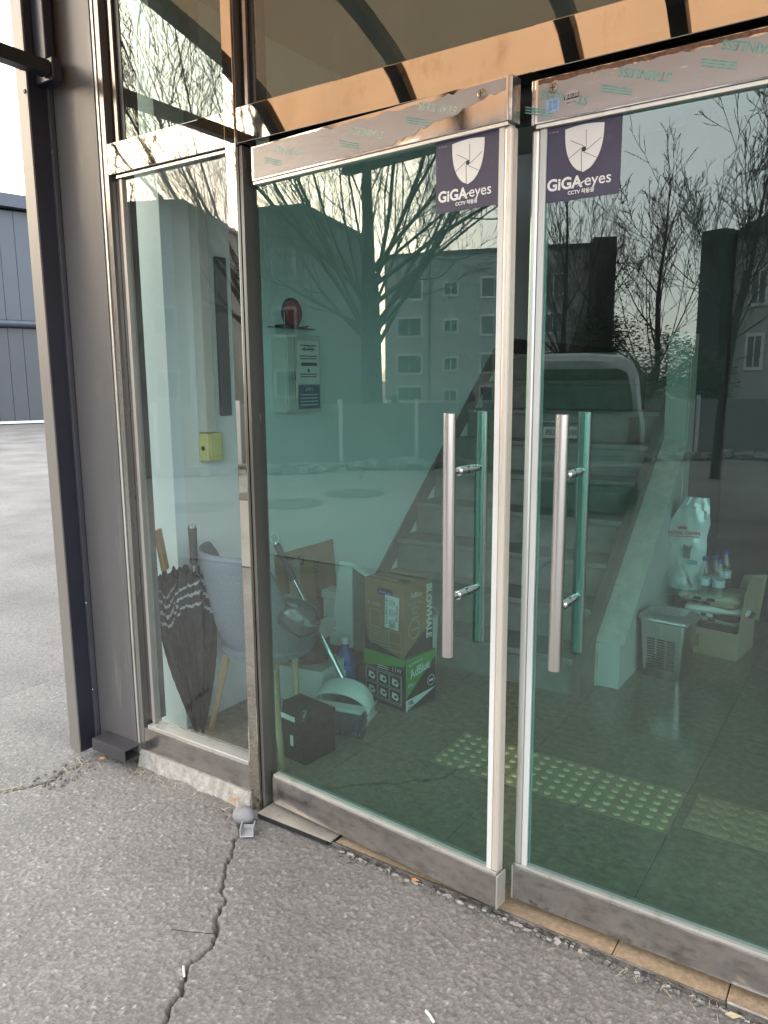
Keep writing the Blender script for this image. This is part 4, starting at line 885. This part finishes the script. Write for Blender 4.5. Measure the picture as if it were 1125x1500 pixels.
t = thing('paper_stack', 'heap of pouches and papers inside the open cardboard box', 'papers', (-.745, 2.62, .012), R(-7)); rn = random.Random(12)
cols = [PRINTW, CARDP, pm('dark_pouch', (.06, .035, .035), .35, 0, .3, 30), PRINTW, MATS['dark_pouch'], pm('cream_paper', (.52, .49, .36), .6, 0, .05, 20), MATS['dark_pouch'], PRINTW, CARDP, MATS['cream_paper']]
z = .0
for k in range(10):
    h = .034; a = rn.uniform(-.25, .25); M = Matrix.Translation((rn.uniform(-.03, .01), rn.uniform(-.02, .02), z)) @ Matrix.Rotation(a if k > 5 else 0, 4, 'Z') @ Matrix.Rotation(rn.uniform(-.03, .03), 4, 'X')
    ww = .15 if k < 5 else .165; loft_ = MB(); loft(loft_, [[tuple(M @ Vector(p)) for p in ring4(ww - .01, .11, 0, .03)], [tuple(M @ Vector(p)) for p in ring4(ww, .125, h * .5, .03)], [tuple(M @ Vector(p)) for p in ring4(ww - .012, .108, h, .03)]])
    p = loft_.build('pouch', cols[k], t, smooth=True)
    if k in (5, 8, 9, 6): 
        for q_ in range(2): flat('print_mark', rect(-.05 + .07 * q_, 0, .04, .018), M @ frame_M((0, -.1262, h * .5), (1, 0, 0), (0, 0, 1)), PRINTB if k != 6 else PRINTW, p)
    z += h * .93
BZ = z + .012
t = thing('pet_food_bag', 'tall white foil pet food bag with red underline standing against the parapet', 'bag', (-.925, 2.60, BZ - .0), R(-4))
mb = MB(); NX, NZ = 12, 22; rn = random.Random(6)
front = []; back = []
for j in range(NZ + 1):
    v = j / NZ; z = .52 * v; hw = (.095 + .012 * math.sin(PI * v) if v < .72 else .107 - .17 * (v - .72)) ; cx = 0 if v < .6 else .045 * ((v - .6) / .4) ** 1.1
    for i in range(NX + 1):
        u = -1 + 2 * i / NX; th_ = .05 * (1 - u * u) * (1 - v) ** .55
        wr = (.008 * math.sin(7 * u + 15 * v) * math.sin(12 * v + 3 * u) + .005 * abs(math.sin(9 * u - 17 * v)) + rn.uniform(-.002, .002)) * (0.4 + v)
        front.append((cx + hw * u, -th_ + wr - .02 * v * 0, z)); back.append((cx + hw * u, th_ * .8 + .004 + wr, z))
n1 = NX + 1; ff = [(j * n1 + i, j * n1 + i + 1, (j + 1) * n1 + i + 1, (j + 1) * n1 + i) for j in range(NZ) for i in range(NX)]
FOIL = pm('white_foil', (.62, .66, .66), .22, .15, .04, 9, .3, 22, coat=.4)
b_ = mb.add(front, ff).add(back, [f[::-1] for f in ff]).build('bag_body', FOIL, t, smooth=True)
Mb = frame_M((0, -.056, .0), (1, 0, 0), (0, .02, 1))
text('lettering', 'ROYAL CANIN', .026, PRINTR, t, Mb @ Matrix.Translation((.0, .325, .01)) @ Matrix.Rotation(R(4), 4, 'Z'), bold=.0008)
flat('red_underline', rect(0, 0, .165, .004), Mb @ Matrix.Translation((0, .306, .01)) @ Matrix.Rotation(R(4), 4, 'Z'), PRINTR, t)
flat('crown_mark', [(-.022, 0), (.022, 0), (.028, .022), (.014, .010), (.010, .024), (0, .011), (-.010, .024), (-.014, .010), (-.028, .022)], Mb @ Matrix.Translation((-.01, .346, .011)), PRINTR, t)
flat('dark_emblem', [(-.02, 0), (.018, -.01), (.022, .04), (.03, .075), (.012, .06), (-.008, .065), (-.02, .075), (-.016, .04)], Mb @ Matrix.Translation((.02, .19, .006)), pm('grey_print', (.16, .18, .18), .5), t)
flat('blue_patch', rect(0, 0, .05, .025), Mb @ Matrix.Translation((.055, .165, .004)), pm('cyan_print', (.12, .40, .45), .4), t)
for k, (x, y, dz) in enumerate(((-.80, 2.50, 0), (-.725, 2.49, 0), (-.76, 2.56, .0), (-.715, 2.60, .03))):
    t = thing('water_bottle', ('clear water bottle with blue cap standing in front on the papers, left', 'clear water bottle with blue cap standing in front on the papers, right', 'clear water bottle with blue cap between the two front bottles', 'tallest clear water bottle at the back right beside the foil bag')[k], 'bottle', (x, y, BZ + dz), 0, 'empty water bottles on the papers')
    MB().lathe([(.028, 0), (.032, .006)] + [(.032 - (.002 if q_ % 2 else 0), .015 + q_ * .011) for q_ in range(10)] + [(.031, .135), (.022, .165), (.0135, .185), (.013, .195)], 22).build('bottle_body', G_CLEAR, t, smooth=True)
    MB().lathe([(.015, .1955), (.015, .214), (.013, .216)], 18).build('cap', pm('navy_cap', (.03, .05, .28), .35), t, smooth=True)
    MB().lathe([(.0325, .06), (.0325, .10)], 22).build('label_wrap', pm('faint_label', (.45, .55, .60), .4, 0, .3, 60), t, smooth=True)
t = thing('plastic_sack', 'crumpled clear plastic sack lying below the foil bag', 'sack', (-.93, 2.46, BZ - .02))
mb = MB().lathe([(.02, 0), (.07, .01), (.085, .06), (.06, .12), (.03, .17), (.015, .2)], 16)
for i, v in enumerate(mb.v): r_ = random.Random(i); mb.v[i] = (v[0] * r_.uniform(.8, 1.15), v[1] * r_.uniform(.6, .9), v[2] + r_.uniform(-.01, .01))
mb.build('sack_film', G_CLEAR, t, smooth=True)
# dim things at the far right
t = thing('covered_table', 'table under a dark navy cloth in the dim back of the hall', 'table', (-.3, 3.4, 0))
MB().box((-.28, -.2, .02), (1.2, .3, .74)).build('cloth', pm('navy_cloth', (.012, .016, .04), .9, 0, .2, 9), t, bev=.02); MB().box((-.25, -.17, .0), (1.17, .27, .019)).build('base', PLASTK, t)
tag(MB().box((-.56, 3.30, 0), (-.47, 3.36, .86)).build('pale_board', GREYP), 'narrow pale board standing beside the navy covered table', 'board')
t = thing('cable', 'thin black cable drooping over the navy covered table', 'cable', (-.5, 3.35, .9))
MB().tube([(.0, 0, -.03), (.04, 0, .02), (.1, 0, .035), (.2, 0, 0), (.35, 0, -.05), (.5, 0, -.1), (.7, 0, -.14)], .006, 8).build('cord', PLASTK, t, smooth=True)
MB().tube([(-.07, 0, -.02), (.05, 0, -.02)], .012, 10).build('plug', PLASTK, t, smooth=True)

# ============================================================ SMALL THINGS OUTSIDE
mb = MB(); 
vs = []
s_ = MB().lathe([(.004, -.026), (.022, -.022), (.034, -.010), (.038, .006), (.033, .022), (.020, .032), (.004, .035)], 24)
for i, v in enumerate(s_.v): s_.v[i] = (v[0] * 1.05, v[1] * .85 + .004 * math.sin(v[0] * 60), v[2])
tag(s_.build('stone', STONE, smooth=True, loc=(-1.768, -.078, .008)), 'round grey stone at the foot of the mullion', 'stone')
t = thing('plastic_clip', 'small grey U shaped plastic clip on the asphalt beside the round stone', 'clip', (-1.708, -.122, -.010), R(35))
MB().box((-.023, -.026, 0), (.023, .026, .004)).build('clip_base', PLASTG, t, bev=.001)
MB().box((-.023, -.026, .0042), (-.0195, .026, .030)).build('clip_side', PLASTG, t, bev=.0008); MB().box((.0195, -.026, .0042), (.023, .026, .030)).build('clip_side', PLASTG, t, bev=.0008)
MB().box((-.017, .0195, .0042), (.017, .0235, .018)).build('clip_back', PLASTG, t, bev=.0008)
tag(MB().tube([(-.016, .008, .0), (.0, .0, .001), (.016, -.010, 0)], .0035, 8).build('white_stub', PRINTW, loc=(-.807, -.441, -.006)), 'short white paper stub lying on the asphalt near the bottom edge', 'litter')
tag(MB().tube([(-.013, .010, .0), (.013, -.011, 0)], .0032, 8).build('white_stub', PRINTW, loc=(-1.412, -.668, -.007)), 'thin white stub lying across the crack in the asphalt', 'litter')
tag(MB().tube([(-.06, -.02, .0), (.0, .004, .001), (.05, .032, 0)], .0011, 6).build('twig', BARK, loc=(-1.50, -.56, -.008)), 'thin dark twig on the asphalt left of the crack', 'twig')
def leaf(loc, rz, s, m, lab):
    o = MB().add([(-s, 0, 0), (-s * .3, s * .4, .003), (s, .1 * s, .006), (-s * .2, -s * .45, .004)], [(0, 1, 2, 3)]).build('leaf', m, loc=loc, rot=(.3, .2, rz)); md = o.modifiers.new('solid', 'SOLIDIFY'); md.thickness = .0008
    return tag(o, lab, 'leaf')
leaf((-2.53, -.092, .012), .8, .013, ORANGE, 'orange dead leaf beside the base channel of the column')
leaf((-1.86, -.035, .018), 1.2, .016, ORANGE, 'orange leaf scrap on the concrete below the mullion')
leaf((-1.10, -.03, -.006), .2, .014, ORANGE, 'small orange scrap on the mortar of the threshold')
leaf((-.20, -.045, -.004), .4, .02, STRAW, 'pale dry leaf beside the threshold at the right edge')
# weeds and straw
mb = MB(); rn = random.Random(21)
def straw(x, y, z, L, r, rn):
    a = rn.uniform(0, 2 * PI); e = rn.uniform(.05, .7); p = Vector((x, y, z)); d = Vector((math.cos(a) * math.cos(e), math.sin(a) * math.cos(e), math.sin(e)))
    pts = [p, p + d * L * .5 + Vector((rn.uniform(-.2, .2), rn.uniform(-.2, .2), .1)) * L * .4, p + d * L + Vector((0, 0, -.2 * L))]
    mb.tube(pts, [r, r * .8, r * .3], 4)
for i in range(45): 
    k = rn.random() * 5.99; (ax, ay), (bx_, by) = CRACK2[:-1][int(min(k, 4))], CRACK2[1:][int(min(k, 4))]; f_ = k % 1
    straw(ax + (bx_ - ax) * f_ + rn.uniform(-.02, .02), ay + (by - ay) * f_, -.018, rn.uniform(.02, .07), .0011, rn)
for i in range(32): straw(rn.uniform(-2.38, -1.83), -.052 - rn.random() * .02, -.012, rn.uniform(.015, .055), .0009, rn)
for i in range(22): straw(rn.uniform(-.7, .0), -.035 - rn.random() * .02, -.016, rn.uniform(.015, .045), .0009, rn)
o = mb.build('dry_weeds', STRAW); o['kind'] = 'stuff'; tag(o, 'wisps of dry straw and weeds along the foot of the entrance', 'weeds')
mb = MB()
for i in range(330):
    if i < 160: x, y = rn.uniform(-2.40, -1.80), -.050 - abs(rn.gauss(0, .022))
    elif i < 200: x, y = rn.uniform(-2.66, -2.52), rn.uniform(-.35, -.08)
    else: x, y = rn.uniform(-1.45, 0), -.030 - abs(rn.gauss(0, .012))
    s = rn.uniform(.002, .006); mb.box((-s, -s * .8, -s * .6), (s, s * .8, s * .7), M=Matrix.Translation((x, y, -.014)) @ Matrix.Rotation(rn.uniform(0, 3), 4, 'Z') @ Matrix.Rotation(rn.uniform(-.6, .6), 4, 'X'))
o = mb.build('loose_grit', pm('dark_grit', (.15, .14, .13), .9, 0, .5, 200)); o['kind'] = 'stuff'; tag(o, 'loose dark grit gathered along the foot of the entrance', 'grit')

# ============================================================ WAREHOUSE (far left)
wh = thing('warehouse', 'blue grey sheet metal warehouse with a mid height gutter across the yard', 'building', (-27.0, 13.6, 0), math.atan2(.94, .35))
cell_u = MB().box((.0, .0, 3.72), (.485, .08, 7.45)).mesh('upper_panel', WAREU); cell_l = MB().box((.0, .0, .12), (.485, .08, 3.42)).mesh('lower_panel', WAREL)
MB().box((-16, .09, 0), (16, 9, 7.5)).build('wall', pm('dark_seam', (.05, .055, .065), .6), wh)
for k in range(-14, 18):
    link('upper_panel', cell_u, wh, loc=(k * .5, 0, 0)); link('lower_panel', cell_l, wh, loc=(k * .5, 0, 0))
MB().tube([(-16, -.10, 3.58), (16, -.10, 3.58)], .13, 10).build('gutter', pm('gutter_paint', (.055, .065, .09), .35), wh, smooth=True)
MB().box((-16, -.02, 3.46), (16, .06, 3.70)).build('ledge', PLASTG, wh)
MB().prism([(-16, 8.15), (16, 7.0), (16, 7.42), (-16, 8.6)], lambda u, v, d: (u, d, v), -.35, 9).build('roof_edge', pm('gutter_paint', (.055, .065, .09), .35), wh)
MB().box((-16, -.03, 0.02), (16, .05, .11)).build('base_strip', PRINTW, wh)
mb = MB().tube([(-3, .5, 9.15), (4, .5, 8.85)], .04, 6)
for k in range(7): mb.tube([(-3 + k, .5, 9.15 - k * .04), (-2.4 + k, .5, 8.1)], .03, 5)
mb.build('roof_rail', PRINTW, wh)
tag(MB().tube([(-26.6, 12.9, 8.2), (-26.6, 12.9, 9.3)], .05, 8).lathe([(.02, 0), (.2, .05), (.22, .3), (.1, .4)], 10, (-26.6, 12.9, 9.2)).build('roof_lamp', PLASTW), 'white lamp head on the warehouse roof at the left photo edge', 'lamp')

# ============================================================ ACROSS THE YARD (seen in the glass)
def polar(az, D, z=0): return Vector((-D * math.sin(R(az)), 1.86 - D * math.cos(R(az)), z))
def building(name, label, p0, p1, depth, ztop, mat, side=None, cat='building'):
    """box whose front runs p0 -> p1 with the entrance side on its left; local x along front"""
    d = (p1 - p0); L = d.length; t = thing(name, label, cat, (p0.x, p0.y, 0), math.atan2(d.y, d.x))
    MB().box((0, 0, -1), (L, -depth, ztop)).build('wall', mat, t)
    MB().box((-.12, .12, ztop + .002), (L + .12, -depth - .12, ztop + .28)).build('parapet', BLDD, t)
    return t, L
def window(t, x, z, w, h, face='front', y=0, WINF=WINF):
    if face == 'front': 
        f = MB().box((x - w / 2 - .1, 0.001 + y, z - h / 2 - .1), (x + w / 2 + .1, .10 + y, z + h / 2 + .1)).build('window', WINF, t)
        for k in (-1, 1): MB().box((x + k * w / 4 - w / 4 + .04, .101 + y, z - h / 2 + .05), (x + k * w / 4 + w / 4 - .04, .115 + y, z + h / 2 - .05)).build('pane', WING, f)
    else:
        f = MB().box((y - .10, -x - w / 2 - .1, z - h / 2 - .1), (y - .001, -x + w / 2 + .1, z + h / 2 + .1)).build('window', WINF, t)
        for k in (-1, 1): MB().box((y - .115, -x + k * w / 4 - w / 4 + .04, z - h / 2 + .05), (y - .101, -x + k * w / 4 + w / 4 - .04, z + h / 2 - .05)).build('pane', WING, f)
    return f
# A: left building; corner at az 47.8
cA = polar(47.8, 38); fdir = Vector((-.91, .42, 0)).normalized()
t, L = building('left_block', 'grey three storey block with few windows, left behind the big tree', cA + fdir * 26, cA, 8.5, 9.4, BLDG)
for x in (24.9, 21.2, 17.4, 13, 9, 5):
    for z in (1.35, 4.3, 7.0): window(t, x, z, 1.1, 1.25, WINF=BLDW)
# B: white four storey block
pB0 = polar(42.3, 60); pB1 = polar(19.2, 57.5)
t, L = building('middle_block', 'pale four storey block with large and small windows in rows', pB0, pB1, 10, 10.5, BLDW)
for k, x in enumerate((2.0, 5.2, 8.4, 11.6, 14.8, 18.0, 21.2)):
    for z in (.3, 2.65, 5.4, 8.1):
        if k % 2 == 0: window(t, x, z, 1.9, 1.35)
        else: window(t, x, z, 1.0, .9)
for x in (3.6, 13.2): MB().tube([(x, .15, 0), (x, .15, 10.4)], .07, 8).build('drain_pipe', BLDD, t)
MB().box((L + .01, 1.6, -1), (L + 1.6, -7, 10.9)).build('stair_tower', BLDD, t)
# C: right gabled house
pC0 = polar(9.9, 41); pC1 = polar(-8, 36)
t, L = building('right_house', 'pale gabled house with tall windows and a dark side wall, far right', pC0, pC1, 9, 7.9, BLDW)
MB().prism([(-.4, 7.9), (2.6, 9.2), (6.5, 9.5), (13.2, 8.2)], lambda u, v, d: (u, d, v), .3, -9.3).build('roof', BLDD, t)
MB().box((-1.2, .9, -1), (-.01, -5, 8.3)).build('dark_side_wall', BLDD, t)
for x, z in ((1.3, 5.6), (1.3, 2.7), (3.4, 6.6), (3.4, 3.6), (5.8, 6.0), (5.8, 3.0), (8.5, 6), (8.5, 3)): window(t, x, z, .7, 1.5)
mb = MB().tube([(.9, -.5, 8.9), (.9, -.5, 11.0)], .03, 5).tube([(-.3, -.5, 10.9), (2.2, -.5, 10.9)], .025, 5)
for k in range(6): mb.tube([(-.2 + k * .45, -.8, 10.9), (-.2 + k * .45, -.2, 10.9)], .02, 4)
tag(mb.build('roof_antenna', BLDD, t.parent), 'thin roof antenna above the gabled house', 'antenna'); bpy.data.objects['roof_antenna'].matrix_world = Matrix.Translation((pC0.x, pC0.y, 0)) @ Matrix.Rotation(math.atan2((pC1 - pC0).y, (pC1 - pC0).x), 4, 'Z')

# boundary fence with posts
fpts = [Vector((-17.5, .5)), Vector((-13.0, -3.0)), Vector((-10.0, -6.4)), Vector((-8.65, -8.9)), Vector((-3.2, -13.7)), Vector((5, -16.5))]
fe = thing('boundary_fence', 'low pale panel fence with light posts along the far side of the yard', 'fence', (-8.65, -8.9, 0))
for a, b2 in zip(fpts[:-1], fpts[1:]):
    L = (b2 - a).length; n = max(1, round(L / 1.65)); ang = math.atan2(b2.y - a.y, b2.x - a.x)
    for k in range(n):
        p = a + (b2 - a) * (k / n)
        o = MB().box((.04, -.02, .02), (L / n - .04, .02, 1.10)).build('fence_panel', FENCEM, fe); o.location = (p.x + 8.65, p.y + 8.9, 0); o.rotation_euler = (0, 0, ang)
        o = MB().box((-.035, -.045, -.02), (.035, .045, 1.17)).build('post', WINF, fe); o.location = (p.x + 8.65, p.y + 8.9, 0); o.rotation_euler = (0, 0, ang)
# rubble along the fence
mb = MB(); rn = random.Random(33)
for i in range(1100):
    k = rn.uniform(1.2, 4.7); a, b2 = fpts[int(k)], fpts[int(k) + 1]; p = a + (b2 - a) * (k % 1); n_ = Vector(((b2 - a).y, -(b2 - a).x)).normalized()
    if n_.dot(Vector((0, 1.8)) - p) < 0: n_ = -n_
    p = p + n_ * (.15 + abs(rn.gauss(0, .22))); s = rn.uniform(.025, .11) * (1.4 if rn.random() > .9 else 1)
    M = Matrix.Translation((p.x, p.y, s * .3 + rn.random() * .04)) @ Matrix.Rotation(rn.uniform(0, 6), 4, 'Z') @ Matrix.Rotation(rn.uniform(-.6, .6), 4, 'X')
    mb.box((-s, -s * .7, -s * .5), (s, s * .7, s * .5), M=M)
o = mb.build('rubble', SNOW); o['kind'] = 'stuff'; tag(o, 'pale rubble heaped along the foot of the boundary fence', 'rubble')

# small tiled roof shed behind the fence
pR = polar(37.8, 16.0)
t = thing('tiled_roof_shed', 'small shed with upswept dark tiled roof just behind the fence', 'shed', (pR.x, pR.y, -.38), R(-37.8))
MB().box((-.6, -.5, .2), (.6, .5, .95)).build('wall', BLDG, t)
def sag(u): return .13 * abs(u) ** 4 + .05 * u
rf = MB()
for side in (-1, 1):
    vs = []; n = 16
    for i in range(n + 1):
        u = -1 + 2 * i / n
        for v in range(5): q_ = v / 4; vs.append((u * .74, side * .75 * q_, 1.20 + sag(u) - .34 * q_ ** .8))
    rf.add(vs, [(i * 5 + v, i * 5 + v + 1, (i + 1) * 5 + v + 1, (i + 1) * 5 + v) for i in range(n) for v in range(4)])
ro = rf.build('roof', ROOFT, t); md = ro.modifiers.new('s', 'SOLIDIFY'); md.thickness = .06
for k in range(14):
    u = -1 + 2 * (k + .5) / 14
    for side in (-1, 1): MB().tube([(u * .74, side * .75 * q_, 1.24 + sag(u) - .34 * q_ ** .8) for q_ in (0, .25, .5, .75, 1)], .032, 6).build('roof_tile_row', ROOFT, ro)
MB().tube([(-.76 + 1.52 * i / 12, 0, 1.27 + sag(-1.0 + 2 * i / 12)) for i in range(13)], .055, 8).build('ridge', ROOFT, t, smooth=True)
for s_ in (-1, 1): MB().tube([(s_ * .75, 0, 1.40), (s_ * .81, 0, 1.50), (s_ * .77, 0, 1.60 + .04 * s_)], [.07, .075, .05], 8).build('ridge_end', ROOFT, t, smooth=True)

# van, rear towards the entrance
pV = polar(20.8, 8.6)
t = thing('van', 'silver minivan parked with its rear and dark window towards the entrance', 'van', (pV.x, pV.y, 0), R(-20.8))
def vring(y, hw, z0, z1, sh):   # rounded body section at distance y behind rear
    P = []
    for u, v in ((-1, 0), (-1.0, .25), (-1.0, .5), (-.95, .62), (-.90, .86), (-.84, .955), (-.70, 1.0), (-.3, 1.02), (.3, 1.02), (.70, 1.0), (.84, .955), (.90, .86), (.95, .62), (1, .5), (1, .25), (1, 0)):
        P.append((u * hw, y - sh * max(0, v - .45) * 1.6, z0 + (z1 - z0) * v))
    return P
mb = MB(); loft(mb, [vring(.0, .83, .34, 1.66, .10), vring(-.06, .875, .30, 1.72, .10), vring(-.5, .885, .28, 1.75, 0), vring(-2.6, .885, .28, 1.74, 0), vring(-3.1, .88, .28, 1.62, 0), vring(-3.7, .87, .30, 1.02, 0), vring(-4.5, .80, .34, .86, 0)])
mb.build('body', VANW, t, smooth=True)
def vface(pts, m, nm, off=.006):
    """panel on the sloping tail: (x, z) outline"""
    f = lambda x, z: off - .10 * max(0, (z - .34) / 1.32 - .45) * 1.6
    return MB().prism(pts, lambda u, v, d: (u, f(u, v) + d, v), -.03, .004).build(nm, m, t, smooth=False)
vface([(-.74, 1.13), (.74, 1.13), (.715, 1.35), (.66, 1.56), (.56, 1.60), (-.56, 1.60), (-.66, 1.56), (-.715, 1.35)], VANG, 'rear_window')
vface([(-.82, .80), (-.70, .80), (-.70, 1.08), (-.80, 1.08)], VANL, 'tail_lamp'); vface([(.70, .80), (.82, .80), (.80, 1.08), (.70, 1.08)], VANL, 'tail_lamp')
MB().box((-.86, -.10, .36), (.86, .075, .60)).build('bumper', VANW, t, bev=.04)
MB().box((-.80, -.10, .27), (.80, .05, .352)).build('bumper_skirt', PLASTK, t, bev=.02)
vface([(-.68, .66), (.68, .66), (.68, .668), (-.68, .668)], PLASTK, 'tailgate_seam')
pl_ = MB().box((-.20, .012, .86), (.20, .022, .985)).build('number_plate', PRINTW, t, bev=.003)
text('lettering', '38소 6235', .085, PRINTB, pl_, frame_M((0, .0235, .922), (-1, 0, 0), (0, 0, 1)), bold=.002)
MB().box((-.30, -.01, 1.01), (.30, .018, 1.04)).build('plate_garnish', CHROME, t, bev=.004)
MB().tube([(-.05, .0, 1.16), (.20, -.01, 1.2), (.42, -.02, 1.22)], .01, 6).build('wiper', PLASTK, t)
MB().box((-.22, -.19, 1.625), (.22, -.17, 1.645)).build('brake_light', VANL, t)
for x in (-.80, .80):
    for y in (-.85, -3.55):
        w_o = MB().lathe([(.20, -.1), (.30, -.1), (.325, -.08), (.325, .08), (.30, .1), (.20, .1)], 24).build('wheel', PLASTK, t, smooth=True); w_o.rotation_euler = (0, R(90), 0); w_o.location = (x, y, .325)
for s_ in (-1, 1):
    MB().box((s_ * .875, -2.5, 1.16), (s_ * .862, -.25, 1.55)).build('side_window', VANG, t)
    MB().box((s_ * .90, -2.95, 1.05), (s_ * 1.06, -2.80, 1.22)).build('mirror', PLASTK, t, bev=.02)

# manhole lids on the pad
for az_, D_ in ((47.6, 9.4), (42.9, 10.2)):
    p = polar(az_, D_); t = thing('manhole', 'round iron manhole lid, %s of the two on the pale concrete' % ('left' if az_ > 45 else 'right'), 'manhole', (p.x, p.y, -.007), 0, 'manhole lids in the yard')
    MB().lathe([(.40, 0), (.40, .006), (.36, .006)], 32).build('rim', IRON, t); MB().lathe([(.355, 0), (.355, .008), (.34, .010), (.05, .010)], 32).build('lid', IRON, t)

# hedge and evergreens
def bush(c, rx, ry, rz_, n, seed, label, cat='bush', name='evergreen_bush'):
    rn = random.Random(seed); mb = MB(); base = Vector(c)
    lobes = [(Vector((rn.uniform(-.6, .6) * rx, rn.uniform(-.6, .6) * ry, rn.uniform(.25, .95) * rz_)), rn.uniform(.3, .55)) for _ in range(11)]
    for i in range(n):
        lc, lr = rn.choice(lobes); d = Vector((rn.gauss(0, 1), rn.gauss(0, 1), rn.gauss(0, 1))).normalized() * lr * rn.uniform(.6, 1.08); p = lc + Vector((d.x * rx, d.y * ry, d.z * rz_ * .8))
        if p.z < .02: continue
        s = rn.uniform(.025, .06); M = Matrix.Translation(p) @ Matrix.Rotation(rn.uniform(0, 6), 4, 'Z') @ Matrix.Rotation(rn.uniform(-1.2, 1.2), 4, 'X')
        mb.add([M @ Vector((-s, 0, 0)), M @ Vector((0, s * .4, 0)), M @ Vector((s, 0, 0)), M @ Vector((0, -s * .4, 0))], [(0, 1, 2, 3)])
    t = thing(name, label, cat, base); o = mb.build('foliage', LEAFD, t); MB().tube([(0, 0, 0), (0, 0, rz_ * .7)], [.08, .03], 6).build('stem', BARK, t); return t
bush(polar(15.8, 19.5), 1.9, 1.5, 2.7, 17000, 1, 'dark evergreen bush directly behind the van')
bush(polar(20.5, 20.5), 2.2, 1.5, 2.2, 12000, 2, 'lower dark evergreen bush left of the one behind the van')
bush(polar(12.2, 20.5), 1.2, 1.0, 1.9, 7000, 3, 'small evergreen bush at the foot of the right tree')

# bare trees
def tree(label, base, seed, trunk_h, r0_, H, spread, nl, lean=(0, 0), lev=3, nbs=(11, 6, 4, 2), low=.70):
    rn = random.Random(seed); t = thing('bare_tree', label, 'tree', base, 0, 'bare winter trees across the yard')
    tm = MB(); cm = MB()
    def branch(p, d, L, r, lv, out):
        n = 7 if lv < 2 else 4; pts = [p]; rad = [r]; q = Vector(p); dd = Vector(d)
        for i in range(n):
            w = .055 if lv < 2 else .13
            dd = (dd + Vector((rn.gauss(0, w), rn.gauss(0, w), rn.gauss(0, w * .6) + (.10 if lv > 0 else .0)))).normalized()
            q = q + dd * L / n; pts.append(q.copy()); rad.append(max(.0045, r * (1 - .86 * (i + 1) / n)))
        out.tube(pts, rad, 7 if lv == 0 else (5 if lv == 1 else 3), cap=False)
        if lv >= lev: return
        nb = nbs[min(lv, 3)]
        for k in range(nb):
            u = .18 + .80 * (k + rn.random()) / nb; i = min(n - 1, int(u * n)); f_ = u * n - i; bp = pts[i].lerp(pts[i + 1], f_)
            ax_ = (pts[i + 1] - pts[i]).normalized(); o_ = Vector((rn.gauss(0, 1), rn.gauss(0, 1), rn.gauss(0, 1))); o_ = (o_ - ax_ * o_.dot(ax_)).normalized()
            a = R(rn.uniform(24, 52)); nd = (ax_ * math.cos(a) + o_ * math.sin(a) + Vector((0, 0, .12))).normalized()
            branch(bp, nd, L * rn.uniform(.30, .55) * (1.15 - u * .6), max(.005, rad[i] * .42), lv + 1, out)
    tp = [Vector((0, 0, -.1)), Vector((.02, 0, trunk_h * .3)), Vector((lean[0] * .5, lean[1] * .5, trunk_h * .7)), Vector((lean[0], lean[1], trunk_h))]
    tm.tube(tp, [r0_ * 1.2, r0_, r0_ * .9, r0_ * .75], 14); tm.build('trunk', BARK, t, smooth=True)
    top = tp[-1]
    branch(top - Vector((0, 0, .3)), Vector((0, 0, 1)), H - trunk_h, r0_ * .55, 0, cm)
    for k in range(nl):
        a = 2 * PI * (k + rn.random() * .5) / nl; zz = trunk_h * rn.uniform(low, 1.02); e = R(rn.uniform(26 if low < .6 else 36, 66)); bp = Vector((lean[0] * zz / trunk_h, lean[1] * zz / trunk_h, zz))
        branch(bp, Vector((math.cos(a) * math.cos(e), math.sin(a) * math.cos(e), math.sin(e))), (H - zz) * rn.uniform(.6, .98) * spread, r0_ * rn.uniform(.12, .24), 0 if k % 2 else 1, cm)
    cm.build('crown', BARK, t, smooth=True)
    return t
tree('tallest bare tree with a thick upright trunk and many steep limbs, left', polar(42.3, 15.2), 4, 3.5, .215, 10.5, 1.05, 26, nbs=(13, 8, 4, 2), low=.55)
tree('slender bare tree behind the van with branches sweeping right', polar(20.2, 19.0), 9, 2.0, .14, 6.4, 1.0, 8, (-.2, 0))
tree('bare tree with a spreading fan of branches right of the van', polar(15.6, 15.5), 14, 1.6, .11, 5.4, 1.3, 10, (.3, 0))
tree('dark trunked bare tree in front of the gabled house', polar(10.3, 12.5), 23, 3.0, .06, 5.6, .9, 9, (.25, .0))
tree('thin bare tree in front of the left block', polar(52, 21), 31, 2.6, .14, 8.0, .9, 9)
